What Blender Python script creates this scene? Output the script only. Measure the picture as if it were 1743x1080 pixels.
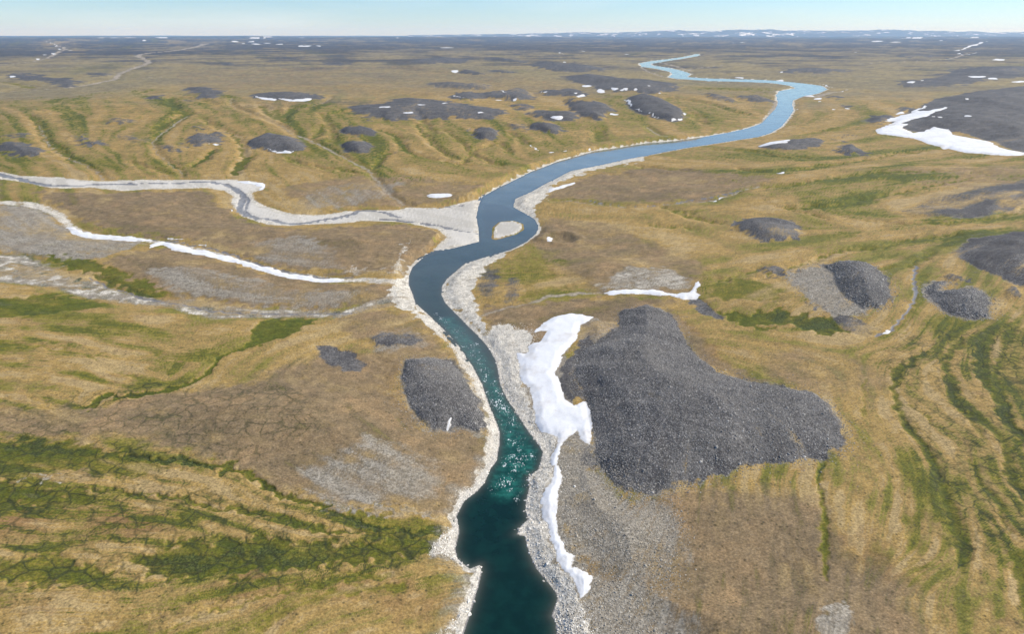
import bpy, math, random
import numpy as np

# ------------------------------------------------------------------ clear
for o in list(bpy.data.objects):
    bpy.data.objects.remove(o, do_unlink=True)
scene = bpy.context.scene
C = scene.collection
rng = np.random.default_rng(7)
random.seed(7)

# ------------------------------------------------------------------ camera
W0, H0, F = 1743.0, 1080.0, 1162.0        # survey photo frame and focal length in its pixels
V0 = 59.0                                 # true horizon row
CAMZ = 200.0                              # drone height above the river
PITCH = math.atan((H0/2 - V0)/F)
cam = bpy.data.cameras.new('camera')
cam.sensor_width = 36.0
cam.lens = 36.0*F/W0
cam.clip_start = 1.0
cam.clip_end = 250000.0
camo = bpy.data.objects.new('camera', cam)
camo.location = (0, 0, CAMZ)
camo.rotation_euler = (math.pi/2 - PITCH, 0, 0)
C.objects.link(camo)
scene.camera = camo

# ------------------------------------------------------------------ sky, sun, exposure
SUN_EL, SUN_AZ = math.radians(41), math.radians(74)      # azimuth: right of the viewing direction
world = bpy.data.worlds.new('World')
scene.world = world
world.use_nodes = True
wn = world.node_tree
bgn = wn.nodes['Background']
sky = wn.nodes.new('ShaderNodeTexSky')
sky.sky_type = 'NISHITA'
sky.sun_disc = False
sky.sun_elevation = SUN_EL
sky.sun_rotation = SUN_AZ
sky.altitude = 200
sky.air_density = 1.0
sky.dust_density = 0.0
sky.ozone_density = 10.0
bgn.inputs['Strength'].default_value = 0.112
# faint high cirrus
wtc = wn.nodes.new('ShaderNodeTexCoord')
wmp = wn.nodes.new('ShaderNodeMapping')
wmp.inputs['Scale'].default_value = (2.2, 2.2, 26.0)
wnz = wn.nodes.new('ShaderNodeTexNoise')
wnz.inputs['Scale'].default_value = 1.3
wnz.inputs['Detail'].default_value = 6
wrm = wn.nodes.new('ShaderNodeMapRange')
wrm.inputs['From Min'].default_value = .5
wrm.inputs['From Max'].default_value = .8
wrm.inputs['To Max'].default_value = .35
wmx = wn.nodes.new('ShaderNodeMix')
wmx.data_type = 'RGBA'
wmx.inputs[7].default_value = (6.6, 7.2, 7.5, 1)
wn.links.new(wtc.outputs['Generated'], wmp.inputs['Vector'])
wn.links.new(wmp.outputs[0], wnz.inputs['Vector'])
wn.links.new(wnz.outputs['Fac'], wrm.inputs['Value'])
wn.links.new(wrm.outputs[0], wmx.inputs[0])
wn.links.new(sky.outputs[0], wmx.inputs[6])
wn.links.new(wmx.outputs[2], bgn.inputs['Color'])
sl = bpy.data.lights.new('sun', 'SUN')
sl.energy = 5.0
sl.angle = math.radians(0.5)
sl.color = (1.0, 0.94, 0.83)
so = bpy.data.objects.new('sun', sl)
so.rotation_euler = (math.pi/2 - SUN_EL, 0, math.pi - SUN_AZ)
so.location = (300, 300, 400)
C.objects.link(so)
scene.view_settings.view_transform = 'Standard'
scene.view_settings.look = 'None'
scene.view_settings.exposure = 0.37
scene.view_settings.gamma = 1.0
scene.view_settings.use_curve_mapping = False
scene.render.engine = 'CYCLES'
scene.cycles.max_bounces = 6
scene.cycles.volume_bounces = 1

# ------------------------------------------------------------------ numeric helpers
def sm(t):
    t = np.clip(t, 0, 1)
    return t*t*(3 - 2*t)

def _hash(ix, iy, seed):
    h = (ix.astype(np.int64)*374761393 + iy.astype(np.int64)*668265263 + seed*1442695041) & 0xffffffff
    h = ((h ^ (h >> 13))*1274126177) & 0xffffffff
    h = ((h ^ (h >> 16))*2246822519) & 0xffffffff
    return (h ^ (h >> 15)) & 0xffff

_ang = np.arange(65536)/65536.0*2*np.pi
_gx, _gy = np.cos(_ang), np.sin(_ang)

def noise(x, y, lam, seed=0):
    """gradient noise, about -1..1, wavelength lam"""
    x = np.asarray(x, float)/lam + seed*17.31
    y = np.asarray(y, float)/lam - seed*9.17
    ix, iy = np.floor(x), np.floor(y)
    fx, fy = x - ix, y - iy
    u, v = fx*fx*fx*(fx*(fx*6 - 15) + 10), fy*fy*fy*(fy*(fy*6 - 15) + 10)
    def g(dx, dy):
        h = _hash(ix + dx, iy + dy, seed)
        return _gx[h]*(fx - dx) + _gy[h]*(fy - dy)
    a, b, c, d = g(0, 0), g(1, 0), g(0, 1), g(1, 1)
    return 1.5*((a + (b - a)*u)*(1 - v) + (c + (d - c)*u)*v)

def fbm(x, y, lam, octv=4, seed=0, gain=0.5):
    s, a, t = 0, 1.0, 0
    for k in range(octv):
        s = s + a*noise(x, y, lam/2**k, seed + k*3)
        t += a
        a *= gain
    return s/t

def seg_dist(px, py, pts, closed=True, widths=None):
    """distance to a polyline; for closed ones negative inside. widths: subtracts the interpolated half width"""
    n = len(pts)
    best = np.full(px.shape, 1e18)
    inside = np.zeros(px.shape, bool)
    for i in range(n if closed else n - 1):
        ax, ay = pts[i]
        bx, by = pts[(i + 1) % n]
        dx, dy = bx - ax, by - ay
        L = dx*dx + dy*dy + 1e-9
        t = np.clip(((px - ax)*dx + (py - ay)*dy)/L, 0, 1)
        ex, ey = px - ax - t*dx, py - ay - t*dy
        q = ex*ex + ey*ey
        if widths is not None:
            q = np.sqrt(q) - (widths[i] + t*(widths[min(i + 1, n - 1)] - widths[i]))
        best = np.minimum(best, q)
        if closed and ay != by:
            c = ((ay > py) != (by > py)) & (px < dx*(py - ay)/(by - ay) + ax)
            inside ^= c
    if widths is None:
        best = np.sqrt(best)
    return np.where(inside, -best, best)

def culled(px, py, pts, closed=True, widths=None, margin=10.0, far=1e6):
    pts = np.asarray(pts)
    wm = 0 if widths is None else max(widths)
    m = ((px > pts[:, 0].min() - margin - wm) & (px < pts[:, 0].max() + margin + wm) &
         (py > pts[:, 1].min() - margin - wm) & (py < pts[:, 1].max() + margin + wm))
    out = np.full(px.shape, far)
    if m.any():
        out[m] = seg_dist(px[m], py[m], pts, closed, widths)
    return out

# ------------------------------------------------------------------ survey: photo pixel -> ground
cp, sp = math.cos(PITCH), math.sin(PITCH)
def ray(p):
    p = np.asarray(p, float)
    a = p[:, 1] - H0/2
    return p[:, 0] - W0/2, F*cp - a*sp, -F*sp - a*cp
def on_level(p, z=0.0):
    dx, dy, dz = ray(p)
    dz = np.minimum(dz, -1.5)
    t = (z - CAMZ)/dz
    return np.stack([dx*t, dy*t], 1)
def on_ground(p, hf):
    q = on_level(p, 0.0)
    z = np.zeros(len(q))
    for k in range(9):
        z = 0.4*z + 0.6*np.minimum(hf(q[:, 0], q[:, 1]), 150)
        q = on_level(p, z)
    return q
def on_ground_many(lists, hf):
    q = on_ground(np.concatenate([np.asarray(p, float) for p in lists]), hf)
    return np.split(q, np.cumsum([len(p) for p in lists])[:-1])
def mpp(q):
    """metres per photo pixel across the view at ground points q"""
    return (q[:, 1]*cp + CAMZ*sp)/F

TILE = {1: (0, 0), 2: (580, 0), 3: (1143, 0), 4: (0, 270), 5: (580, 270), 6: (1143, 270),
        'a': (0, 530), 'b': (580, 530), 'c': (1143, 530), 'd': (0, 780), 'e': (580, 780), 'f': (1143, 780), 0: (0, 0)}
def Z(k, pts):
    ox, oy = TILE[k]
    s = 1.0 if k == 0 else 600/1743
    return [(ox + x*s, oy + y*s) for x, y in pts]
def E(k, cx, cy, rx, ry, rot=0, n=26, wob=0.2):
    ph = random.random()*6
    r = []
    for i in range(n):
        t = 2*math.pi*i/n
        w = 1 + wob*math.sin(2*t + ph) + 0.6*wob*math.sin(3*t + 2*ph) + 0.4*wob*math.sin(5*t + ph*3)
        x, y = rx*w*math.cos(t), ry*w*math.sin(t)
        c, s_ = math.cos(math.radians(rot)), math.sin(math.radians(rot))
        r.append((cx + x*c - y*s_, cy + x*s_ + y*c))
    return Z(k, r)
def spline(pts, closed=False, n=3):
    P_ = [np.array(p, float) for p in pts]
    N = len(P_)
    out = []
    for i in range(N if closed else N - 1):
        if closed:
            a, b, c, d = P_[i - 1], P_[i], P_[(i + 1) % N], P_[(i + 2) % N]
        else:
            a, b, c, d = P_[max(i - 1, 0)], P_[i], P_[i + 1], P_[min(i + 2, N - 1)]
        for k in range(n):
            t = k/n
            out.append(0.5*((2*b) + (c - a)*t + (2*a - 5*b + 4*c - d)*t*t + (3*b - a - 3*c + d)*t**3))
    if not closed:
        out.append(P_[-1])
    return [tuple(p) for p in out]

# ------------------------------------------------------------------ survey data: river and side streams
river_l = [(770, 1180), (783, 1100), (800, 1050), (815, 1000), (821, 975), (818, 962), (800, 968), (780, 952), (776, 935), (783, 905),
  (778, 880), (790, 855), (812, 838), (826, 822), (835, 800), (846, 785), (851, 760), (852, 735), (838, 700), (830, 680), (822, 655),
  (808, 628), (793, 605), (775, 580), (757, 562), (740, 545), (720, 527), (708, 515), (703, 500), (697, 485), (697, 470), (703, 455),
  (720, 440), (745, 430), (785, 420), (817, 412), (816, 395), (812, 370), (815, 352), (822, 335), (845, 322), (870, 310), (890, 300),
  (905, 292), (925, 285), (950, 275), (980, 267), (1010, 258), (1050, 252), (1100, 244), (1150, 240), (1200, 233), (1240, 226),
  (1275, 218), (1297, 210), (1310, 196), (1321, 185), (1325, 175), (1322, 162), (1327, 155), (1356, 150), (1345, 145.5), (1318, 141.5),
  (1274, 139.5), (1220, 138), (1188, 136.5), (1150, 133.5), (1138, 131), (1146, 126), (1142, 122), (1120, 117), (1093, 113), (1089, 108),
  (1108, 104), (1140, 100.5), (1175, 95), (1184, 92)]
river_r = [(950, 1180), (948, 1100), (945, 1062), (938, 1050), (948, 1020), (945, 1010), (925, 985), (912, 970), (903, 950), (896, 930), (893, 915),
  (878, 911), (884, 898), (898, 885), (893, 870), (895, 850), (900, 830), (898, 812), (915, 800), (919, 788), (923, 770), (910, 750),
  (898, 735), (885, 715), (875, 700), (862, 680), (850, 655), (848, 640), (843, 615), (832, 595), (820, 580), (795, 555), (775, 535),
  (757, 517), (750, 502), (752, 487), (760, 475), (775, 462), (792, 448), (825, 438), (870, 425), (895, 412), (912, 398), (916, 387),
  (910, 374), (895, 365), (873, 353), (876, 339), (907, 325), (928, 313), (952, 301), (972, 291), (1027, 280), (1062, 272), (1110, 263),
  (1160, 253), (1200, 247), (1250, 239), (1290, 233), (1312, 226), (1330, 215), (1342, 200), (1350, 188), (1347, 177), (1350, 170),
  (1370, 163), (1392, 159), (1407, 152), (1397, 146), (1363, 141.5), (1318, 137), (1274, 135), (1220, 134), (1190, 132.5), (1168, 131),
  (1175, 126), (1160, 120.5), (1135, 115), (1110, 111.5), (1105, 108.5), (1125, 105), (1155, 100.5), (1190, 94.5), (1189, 92)]
river_px = river_l + river_r[::-1]
lake_px = [(1088, 91), (1098, 86), (1106, 84), (1110, 86), (1100, 89), (1094, 92)]
bar_px = Z(5, [(765, 395), (770, 340), (800, 315), (850, 312), (885, 325), (888, 350), (850, 372), (800, 385)])
trib1_px = (Z(4, [(-1000, -30), (-300, 20), (0, 65), (100, 85), (300, 95), (470, 110), (650, 108), (800, 105), (1000, 105), (1140, 105), (1250, 112), (1310, 125),
   (1300, 150), (1245, 170), (1260, 205), (1330, 245), (1450, 275), (1600, 275), (1690, 266)]) +
   Z(5, [(0, 262), (130, 255), (290, 255), (330, 240), (500, 245), (600, 220), (690, 195), (700, 300), (700, 415), (560, 440), (480, 470), (440, 470), (520, 390), (480, 350),
   (400, 330), (280, 310), (100, 310)]) +
   Z(4, [(1743, 320), (1600, 325), (1430, 335), (1320, 325), (1200, 285), (1160, 250), (1135, 215), (1150, 190), (1110, 160), (1020, 145),
   (900, 150), (750, 150), (600, 160), (450, 145), (250, 145), (150, 120), (0, 100), (-300, 50), (-1000, -5)]))
trib3_px = (Z(4, [(-900, 430), (-200, 470), (0, 475), (130, 480), (200, 520), (330, 570), (480, 600), (620, 670), (800, 700), (960, 690), (1100, 720), (1300, 745), (1500, 745)]) +
   Z(5, [(0, 755), (120, 720), (250, 680), (340, 690), (350, 745), (250, 735), (120, 760), (0, 790)]) +
   Z(4, [(1500, 780), (1250, 785), (1050, 795), (930, 770), (850, 735), (600, 720), (430, 690), (270, 640), (100, 620), (0, 610), (-200, 610), (-900, 560)]))
trib2_ln = [(-350, 338), (-60, 345), (0, 345), (30, 346), (70, 352), (100, 365), (118, 385), (150, 398), (200, 405), (260, 411), (330, 422), (400, 440), (460, 458),
   (520, 470), (570, 477), (610, 479), (650, 483), (695, 490)]
trib2_w = [14, 14, 14, 13, 12, 10, 8, 8, 8, 8, 8, 8, 8, 9, 10, 12, 14, 18]

RIVER = on_level(river_px, 0.0)
LAKE = on_level(lake_px, 0.0)
BAR = on_level(bar_px, 0.3)
TRIB1 = on_level(trib1_px, 1.0)
TRIB3 = on_level(trib3_px, 1.5)
_t2 = spline(trib2_ln, n=2)
TRIB2 = on_level(_t2, 1.5)
TRIB2W = np.interp(np.linspace(0, len(trib2_ln) - 1, len(_t2)), range(len(trib2_ln)), trib2_w)*mpp(TRIB2)

# pale far side streams: (line px, half width px)
far_streams = [
 (Z(1, [(-100, 325), (0, 318), (130, 305), (230, 285), (290, 255), (320, 240), (290, 225), (255, 207)]), 3.0),
 (Z(1, [(-100, 455), (0, 452), (150, 442), (330, 430), (430, 415), (520, 398), (570, 385), (590, 360), (640, 340), (700, 322), (735, 303), (700, 285), (685, 270),
        (760, 258), (870, 248), (990, 225), (1010, 215)]), 4.6),
 (Z(1, [(590, 385), (700, 382), (850, 378), (1050, 377), (1200, 376)]), 1.4),
 (Z(3, [(0, 345), (80, 340), (180, 328), (280, 318), (450, 318), (700, 318), (950, 312), (1200, 300), (1350, 292), (1420, 275), (1470, 262)]), 2.2),
 (Z(3, [(600, 470), (680, 480), (760, 462), (850, 445)]), 4.0), (Z(3, [(520, 500), (505, 540), (470, 590), (400, 640), (300, 670)]), 4.0), (Z(3, [(0, 360), (60, 385), (140, 395), (300, 408), (500, 412)]), 3.0), (Z(2, [(1540, 300), (1640, 320), (1743, 350)]), 3.0), (Z(2, [(1480, 330), (1600, 380), (1743, 400)]), 2.5),
 (Z(3, [(80, 340), (170, 345), (240, 350), (268, 355), (255, 365)]), 1.8),
 (Z(5, [(990, 205), (1100, 205), (1220, 215), (1400, 238), (1560, 232), (1743, 210)]) + Z(6, [(60, 215), (170, 205), (270, 185), (350, 155), (440, 130)]), 3.5),
 (Z(1, [(1380, 610), (1440, 650), (1530, 690), (1620, 730), (1743, 795)]) + Z(5, [(100, 30), (160, 75), (190, 120), (260, 190), (360, 240)]), 4.5),
 (Z(1, [(190, 610), (230, 700), (300, 760), (420, 810), (490, 865)]) + Z(4, [(470, 60), (520, 110)]), 3.0),
 (Z(1, [(920, 570), (820, 640), (760, 690), (765, 740), (820, 790), (890, 840), (900, 870)]), 2.6),
 (Z(1, [(1140, 480), (1150, 520), (1230, 550), (1330, 590), (1390, 620)]), 2.0),
 (Z(1, [(1640, 475), (1580, 510), (1480, 530)]), 1.8),
 (Z(2, [(1515, 620), (1550, 650), (1600, 680), (1640, 700)]), 2.5),
 (Z(0, [(1560, 452), (1556, 480), (1560, 500), (1548, 525), (1530, 548), (1510, 565), (1488, 572), (1470, 568)]), 4.0),
 (Z(5, [(340, 690), (250, 690), (140, 715), (90, 750)]), 7.0),
 (Z(5, [(690, 780), (800, 740), (930, 720), (1030, 685), (1150, 672), (1290, 665)]), 6.0),
]

def profile(d, k):
    """valley side: small bank, then a long gentle rise; slopes ease with distance factor k"""
    d = np.maximum(d, 0)
    return 1.7*sm(d/(7*k)) + 11*(1 - np.exp(-np.maximum(d - 3, 0)/(140*k))) + 30*(1 - np.exp(-d/(1200*k)))

def smin(a, b, k):
    h = np.clip(0.5 + 0.5*(b - a)/k, 0, 1)
    return b + (a - b)*h - k*h*(1 - h)

def base_h(x, y, full=False):
    r = np.hypot(x, y)
    k = 1 + r/800
    dr = seg_dist(x, y, RIVER)
    d1 = culled(x, y, TRIB1, margin=900, far=900)
    d3 = culled(x, y, TRIB3, margin=500, far=500)
    d2 = culled(x, y, TRIB2, False, TRIB2W, margin=500, far=500)
    h = profile(dr, k)
    h = smin(h, 0.9 + 0.75*profile(d1, k), 1.2)
    h = smin(h, 1.3 + 0.8*profile(d3, k), 1.5)
    h = smin(h, 1.2 + 0.8*profile(d2, k), 1.5)
    d = np.minimum(np.minimum(dr, d1 + 3), np.minimum(d2 + 3, d3 + 3))
    dp = np.maximum(d, 0)
    h = h + 6.5*fbm(x, y, 280, 3, 3)*sm(dp/(150*k))
    h = h + 32*fbm(x, y, 1300, 4, 5)*sm((r - 900)/2500)*sm(dp/(300*k))
    h = h + 55*fbm(x, y, 5000, 4, 8)*sm((r - 3500)/7000)*sm(dp/(2000))
    az = np.degrees(np.arctan2(x, y))
    h = h + 172*sm((r - 9000)/11000)*sm((6 - az)/22 + .12*noise(az, r/8000., 9, 4))*sm(dp/3000)
    h = h + 150*sm((r - 9000)/9000)*sm((az - 24)/10)*sm(dp/3000)
    h = h + 110*sm((r - 22000)/12000)*(0.6 + 0.8*fbm(x, y, 9000, 3, 12)) + 85*sm((r - 9000)/9000)*fbm(x, y, 3800, 3, 14)*sm(dp/2500)
    bed = -1.8*sm(-dr/5.0) - 0.15
    bd = culled(x, y, BAR, margin=30, far=30)
    bed = np.maximum(bed, np.clip(0.45 - bd*0.12, -2, 0.55))
    if full:
        return np.where(dr < 0, bed, h), dr, d1, d2, d3, bd
    return np.where(dr < 0, bed, h)

# ------------------------------------------------------------------ survey data: stony mounds  (outline px, height m, colour weight, boulders?)
big_hill = [(1058, 530), (1100, 522), (1140, 535), (1160, 570), (1178, 602), (1220, 632), (1280, 650), (1340, 660), (1385, 673), (1415, 692), (1432, 718), (1437, 745),
  (1426, 766), (1400, 779), (1360, 785), (1310, 788), (1260, 797), (1220, 810), (1180, 822), (1140, 834), (1100, 842), (1062, 838), (1035, 815), (1016, 785),
  (1008, 740), (1000, 700), (990, 660), (978, 640), (985, 605), (1000, 592), (1030, 572), (1052, 555)]
left_hill = [(690, 615), (730, 610), (770, 612), (790, 640), (812, 680), (826, 720), (820, 738), (780, 728), (740, 738), (715, 718), (695, 688), (682, 650)]
mid_hill = Z(6, [(740, 530), (850, 518), (1000, 530), (1060, 590), (1082, 690), (1030, 745), (940, 740), (860, 690), (815, 630), (800, 570)])
apron = Z(6, [(560, 590), (660, 545), (750, 525), (830, 560), (860, 690), (1000, 745), (900, 790), (820, 790), (720, 740), (640, 660)])
east_hill = Z(6, [(1260, 640), (1300, 615), (1355, 608), (1330, 655), (1500, 645), (1570, 690), (1560, 790), (1450, 790), (1350, 760), (1300, 710)])
far_hill = Z(3, [(1080, 605), (1150, 565), (1200, 540), (1300, 490), (1450, 460), (1743, 425), (2000, 420), (2000, 800), (1743, 760), (1600, 705), (1450, 660), (1300, 645), (1200, 650), (1120, 625)])
mounds = [
 ('big', big_hill, 9.5, 1.0), ('left', left_hill, 5.0, 1.0), ('mid', mid_hill, 8.5, .95), ('east', east_hill, 5.0, 1.0), ('far', far_hill, 26.0, 1.0),
 ('r', Z(6, [(1380, 470), (1440, 430), (1500, 400), (1743, 362), (1950, 350), (1950, 680), (1743, 640), (1650, 600), (1500, 530)]), 8, .8),
 ('r2', Z(6, [(1150, 260), (1300, 182), (1450, 140), (1743, 100), (1950, 90), (1950, 210), (1743, 240), (1500, 290), (1200, 292)]), 7, .62),
 ('m', E(6, 480, 350, 160, 58, 5, wob=.05), 5, .95), ('m', E(6, 1400, 590, 50, 20), 1.5, .7), ('m', E(6, 1690, 670, 48, 32, 30), 2, .75),
 ('m', E(6, 540, 555, 100, 22, -8), 2, .75), ('m', E(6, 720, 722, 45, 14), .8, .8),
 ('s', [(535, 590), (560, 585), (600, 600), (622, 618), (615, 636), (580, 632), (550, 615)], 1.2, .8),
 ('s', [(625, 578), (650, 565), (700, 568), (724, 578), (700, 588), (640, 590)], 1.0, .7),
 ('m', E(1, 100, 670, 72, 13), 2, .55), ('m', E(1, 100, 740, 108, 38), 6, .8), ('m', E(1, 345, 680, 18, 13), 2, .7), ('m', E(1, 415, 700, 34, 23, 25), 4, .85),
 ('m', E(1, 470, 710, 34, 17, 15), 3, .85), ('m', E(1, 590, 600, 75, 17, -6), 3, .62), ('m', E(1, 640, 682, 62, 17, 10), 2, .55), ('m', E(1, 770, 482, 38, 10), 2, .75),
 ('m', E(1, 1010, 455, 112, 22, 4), 6, .85), ('m', E(1, 945, 496, 20, 7), 1, .8), ('m', E(1, 865, 735, 55, 19, 5), 3, .68), ('m', E(1, 1005, 692, 98, 28, 6), 5, .85),
 ('m', E(1, 965, 632, 36, 9), 2, .8), ('m', E(1, 1075, 666, 42, 14, 5), 2, .8), ('m', E(1, 1420, 478, 172, 22, 2, wob=.06), 6, .95), ('m', E(1, 1370, 712, 146, 41, 2, wob=.05), 8, 1.0),
 ('m', E(1, 130, 380, 100, 17), 6, .9), ('m', E(1, 300, 405, 110, 17, 4), 6, .9), ('m', E(1, 490, 368, 62, 8, 4), 4, .8), ('m', E(1, 1125, 315, 34, 7), 3, .7), ('m', E(1, 1665, 315, 60, 10), 3, .75),
 ('m', E(2, 85, 650, 82, 24, 4, wob=.06), 6, 1.0), ('m', E(2, 80, 727, 82, 28, 0, wob=.06), 6, 1.0), ('m', E(2, 245, 586, 40, 17), 3, .95), ('m', E(2, 145, 595, 26, 7), 1, .8),
 ('m', E(2, 715, 660, 66, 27, 6, wob=.07), 6, .95), ('m', E(2, 1015, 632, 84, 24, 8, wob=.08), 6, .9), ('m', E(2, 490, 300, 145, 15, 1), 10, .9), ('m', E(2, 800, 295, 95, 9, 4), 6, .8),
 ('m', E(2, 640, 357, 60, 11, 3), 6, .95), ('m', E(2, 790, 353, 55, 8, 3), 4, .8), ('m', E(2, 645, 475, 130, 17, 2), 6, .95), ('m', E(2, 840, 470, 110, 30, 4), 8, .85),
 ('m', E(2, 600, 425, 140, 20, 3), 8, .68), ('m', E(2, 430, 545, 390, 46, 4, n=40, wob=.2), 7, .82), ('m', E(2, 1110, 460, 112, 21, 5), 7, .9), ('m', E(2, 1060, 572, 112, 27, 4), 6, .9),
 ('m', E(2, 1230, 540, 145, 36, 10), 9, .85), ('m', E(2, 1120, 332, 210, 18, 5), 10, .85), ('m', E(2, 1390, 418, 235, 42, 5), 12, .95), ('m', E(2, 1555, 535, 152, 50, 18, wob=.05), 10, 1.0),
 ('m', E(2, 880, 630, 60, 14, 18), 2, .65), ('m', E(2, 900, 530, 70, 14, 3), 3, .7), ('m', E(2, 620, 640, 30, 9), 1, .55),
 ('m', E(3, 600, 716, 155, 25, -4, wob=.07), 6, .98), ('m', E(3, 880, 745, 74, 23, -5), 5, .92), ('m', E(3, 830, 695, 35, 7), 1, .75), ('m', E(3, 850, 672, 60, 8), 1, .55),
 ('m', E(3, 1040, 592, 82, 18, -6), 5, .85), ('m', E(3, 240, 485, 72, 17, 10), 5, .75), ('m', E(3, 410, 490, 92, 17, 10), 5, .78), ('m', E(3, 690, 350, 160, 14, -2), 8, .85),
 ('m', E(3, 1150, 545, 58, 12), 4, .85), ('m', E(3, 1180, 412, 70, 16), 6, .9), ('m', E(3, 1500, 375, 330, 36, -5, n=40, wob=.2), 14, .85), ('m', E(3, 1150, 277, 55, 7), 6, .9), ('m', E(3, 1250, 276, 45, 6), 6, .85),
 ('m', E(3, 800, 480, 50, 7), 3, .75), ('m', E(3, 870, 528, 60, 6), 2, .7), ('m', E(3, 1190, 495, 40, 7), 2, .7),
]
MB = []                      # stage one: mound bases on the bare valley sides
for (key, px, hh, w), q in zip(mounds, on_ground_many([m_[1] for m_ in mounds], base_h)):
    ext = min(np.ptp(q[:, 0]), np.ptp(q[:, 1]))
    MB.append((q, hh*(1.35 if key == 'm' else 1), 0.42*ext))
# other relief: (outline px, height)
swells = [([(150, 700), (300, 665), (460, 640), (620, 640), (700, 700), (780, 770), (760, 840), (660, 870), (520, 850), (420, 800), (300, 765)], 5.0),
          ([(985, 770), (1060, 850), (1130, 870), (1150, 930), (1120, 1000), (1040, 1000), (990, 930), (960, 860)], 2.5),
          ([(920, 460), (1000, 420), (1140, 440), (1185, 480), (1150, 492), (1040, 498), (960, 500)], 5.0),
          ([(200, 440), (300, 425), (450, 468), (580, 488), (670, 497), (600, 522), (430, 518), (300, 500), (230, 475)], 3.0),
          ([(100, 335), (350, 330), (420, 375), (660, 385), (740, 400), (700, 455), (600, 462), (450, 440), (280, 400), (150, 380)], 6.0),
          ([(1085, 1000), (1400, 985), (1520, 1060), (1430, 1180), (1150, 1180)], 4.0),
          ([(975, 560), (1000, 545), (1040, 548), (1062, 565), (1040, 585), (1000, 590)], 2.5)]
SW = []
for (px, hh), q in zip(swells, on_ground_many([s_[0] for s_ in swells], base_h)):
    SW.append((q, hh, 0.5*min(np.ptp(q[:, 0]), np.ptp(q[:, 1]))))
# cut banks: raised rims that drop steeply to the river
rims = [([(815, 338), (850, 318), (890, 297), (930, 281), (990, 263), (1050, 249), (1110, 241), (1180, 233)], 5.0),
        ([(690, 476), (715, 440), (738, 418), (760, 400)], 3.0)]
CR = on_ground(E(5, 1090, 395, 95, 30, 5, wob=.05), base_h)     # small crater beside the bend

def land(x, y, full=False):
    res = base_h(x, y, True)
    h, dr = res[0], res[1]
    dry = dr > 0
    add = np.zeros(x.shape)
    for q, hh, R in MB:
        d = culled(x, y, q, margin=4)
        t = np.clip(-d/R, 0, 1)
        add += hh*(1 - (1 - t)**2.2)
    for q, hh, R in SW:
        d = culled(x, y, q, margin=4)
        add += hh*sm(-d/R)
    d = culled(x, y, CR, margin=40, far=60)
    Rc = 0.4*np.ptp(CR[:, 0])
    add += 1.6*np.exp(-(d/(0.35*Rc))**2) - 3.2*sm(-d/Rc)
    h = np.where(dry, h + add*sm((dr - 1)/8), h)
    return (h,) + res[1:] if full else h

# ------------------------------------------------------------------ terrain grid (fan whose spacing grows with distance)
az = np.radians(np.linspace(-53, 53, 1010))
vv = np.concatenate([np.arange(1420, 300, -2.15), np.arange(300, 70, -1.05)])
aa = vv - H0/2
rr = CAMZ*(F*cp - aa*sp)/(F*sp + aa*cp)
rr = np.concatenate([rr, np.geomspace(rr[-1]*1.05, 95000, 46)])
NA, NR = len(az), len(rr)
RR, AZ = np.meshgrid(rr, az, indexing='ij')
X = (RR*np.tan(AZ)).ravel()
X = np.clip(X, -1e9, 1e9)
Y = RR.ravel()
R_ = np.hypot(X, Y)
Hh, DR, D1, D2, D3, BD = land(X, Y, True)
PX = (Y*cp + CAMZ*sp)/F                              # ground size of one photo pixel
az0, daz = az[0], az[1] - az[0]
rix = np.arange(NR)
def grid_pos(x, y):
    ri = np.clip(np.interp(y, rr, rix), 0, NR - 1.001)
    ci = np.clip((np.arctan2(x, y) - az0)/daz, 0, NA - 1.001)
    return ri, ci
def sample(g, x, y):
    ri, ci = grid_pos(x, y)
    r0, c0 = ri.astype(int), ci.astype(int)
    fr, fc = ri - r0, ci - c0
    g = g.reshape(NR, NA)
    return (g[r0, c0]*(1 - fr) + g[r0 + 1, c0]*fr)*(1 - fc) + (g[r0, c0 + 1]*(1 - fr) + g[r0 + 1, c0 + 1]*fr)*fc
def G(px):                    # stage two: photo outline -> ground outline on the finished relief
    return on_ground(px, lambda x, y: sample(Hh, x, y))

# edge wander, in metres, at the scales the eye can resolve there
WX = np.zeros(X.shape); WY = np.zeros(X.shape)
for i, lam in enumerate((3, 8, 22, 60, 160, 450)):
    wgt = np.exp(-(np.log(lam/(14*PX))/0.9)**2)*lam*0.25
    sel = wgt > .02*lam
    WX[sel] += wgt[sel]*noise(X[sel], Y[sel], lam, 30 + i)
    WY[sel] += wgt[sel]*noise(X[sel], Y[sel], lam, 50 + i)*2.4
X2, Y2, WX2, WY2 = [a.reshape(NR, NA) for a in (X, Y, WX, WY)]

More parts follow.
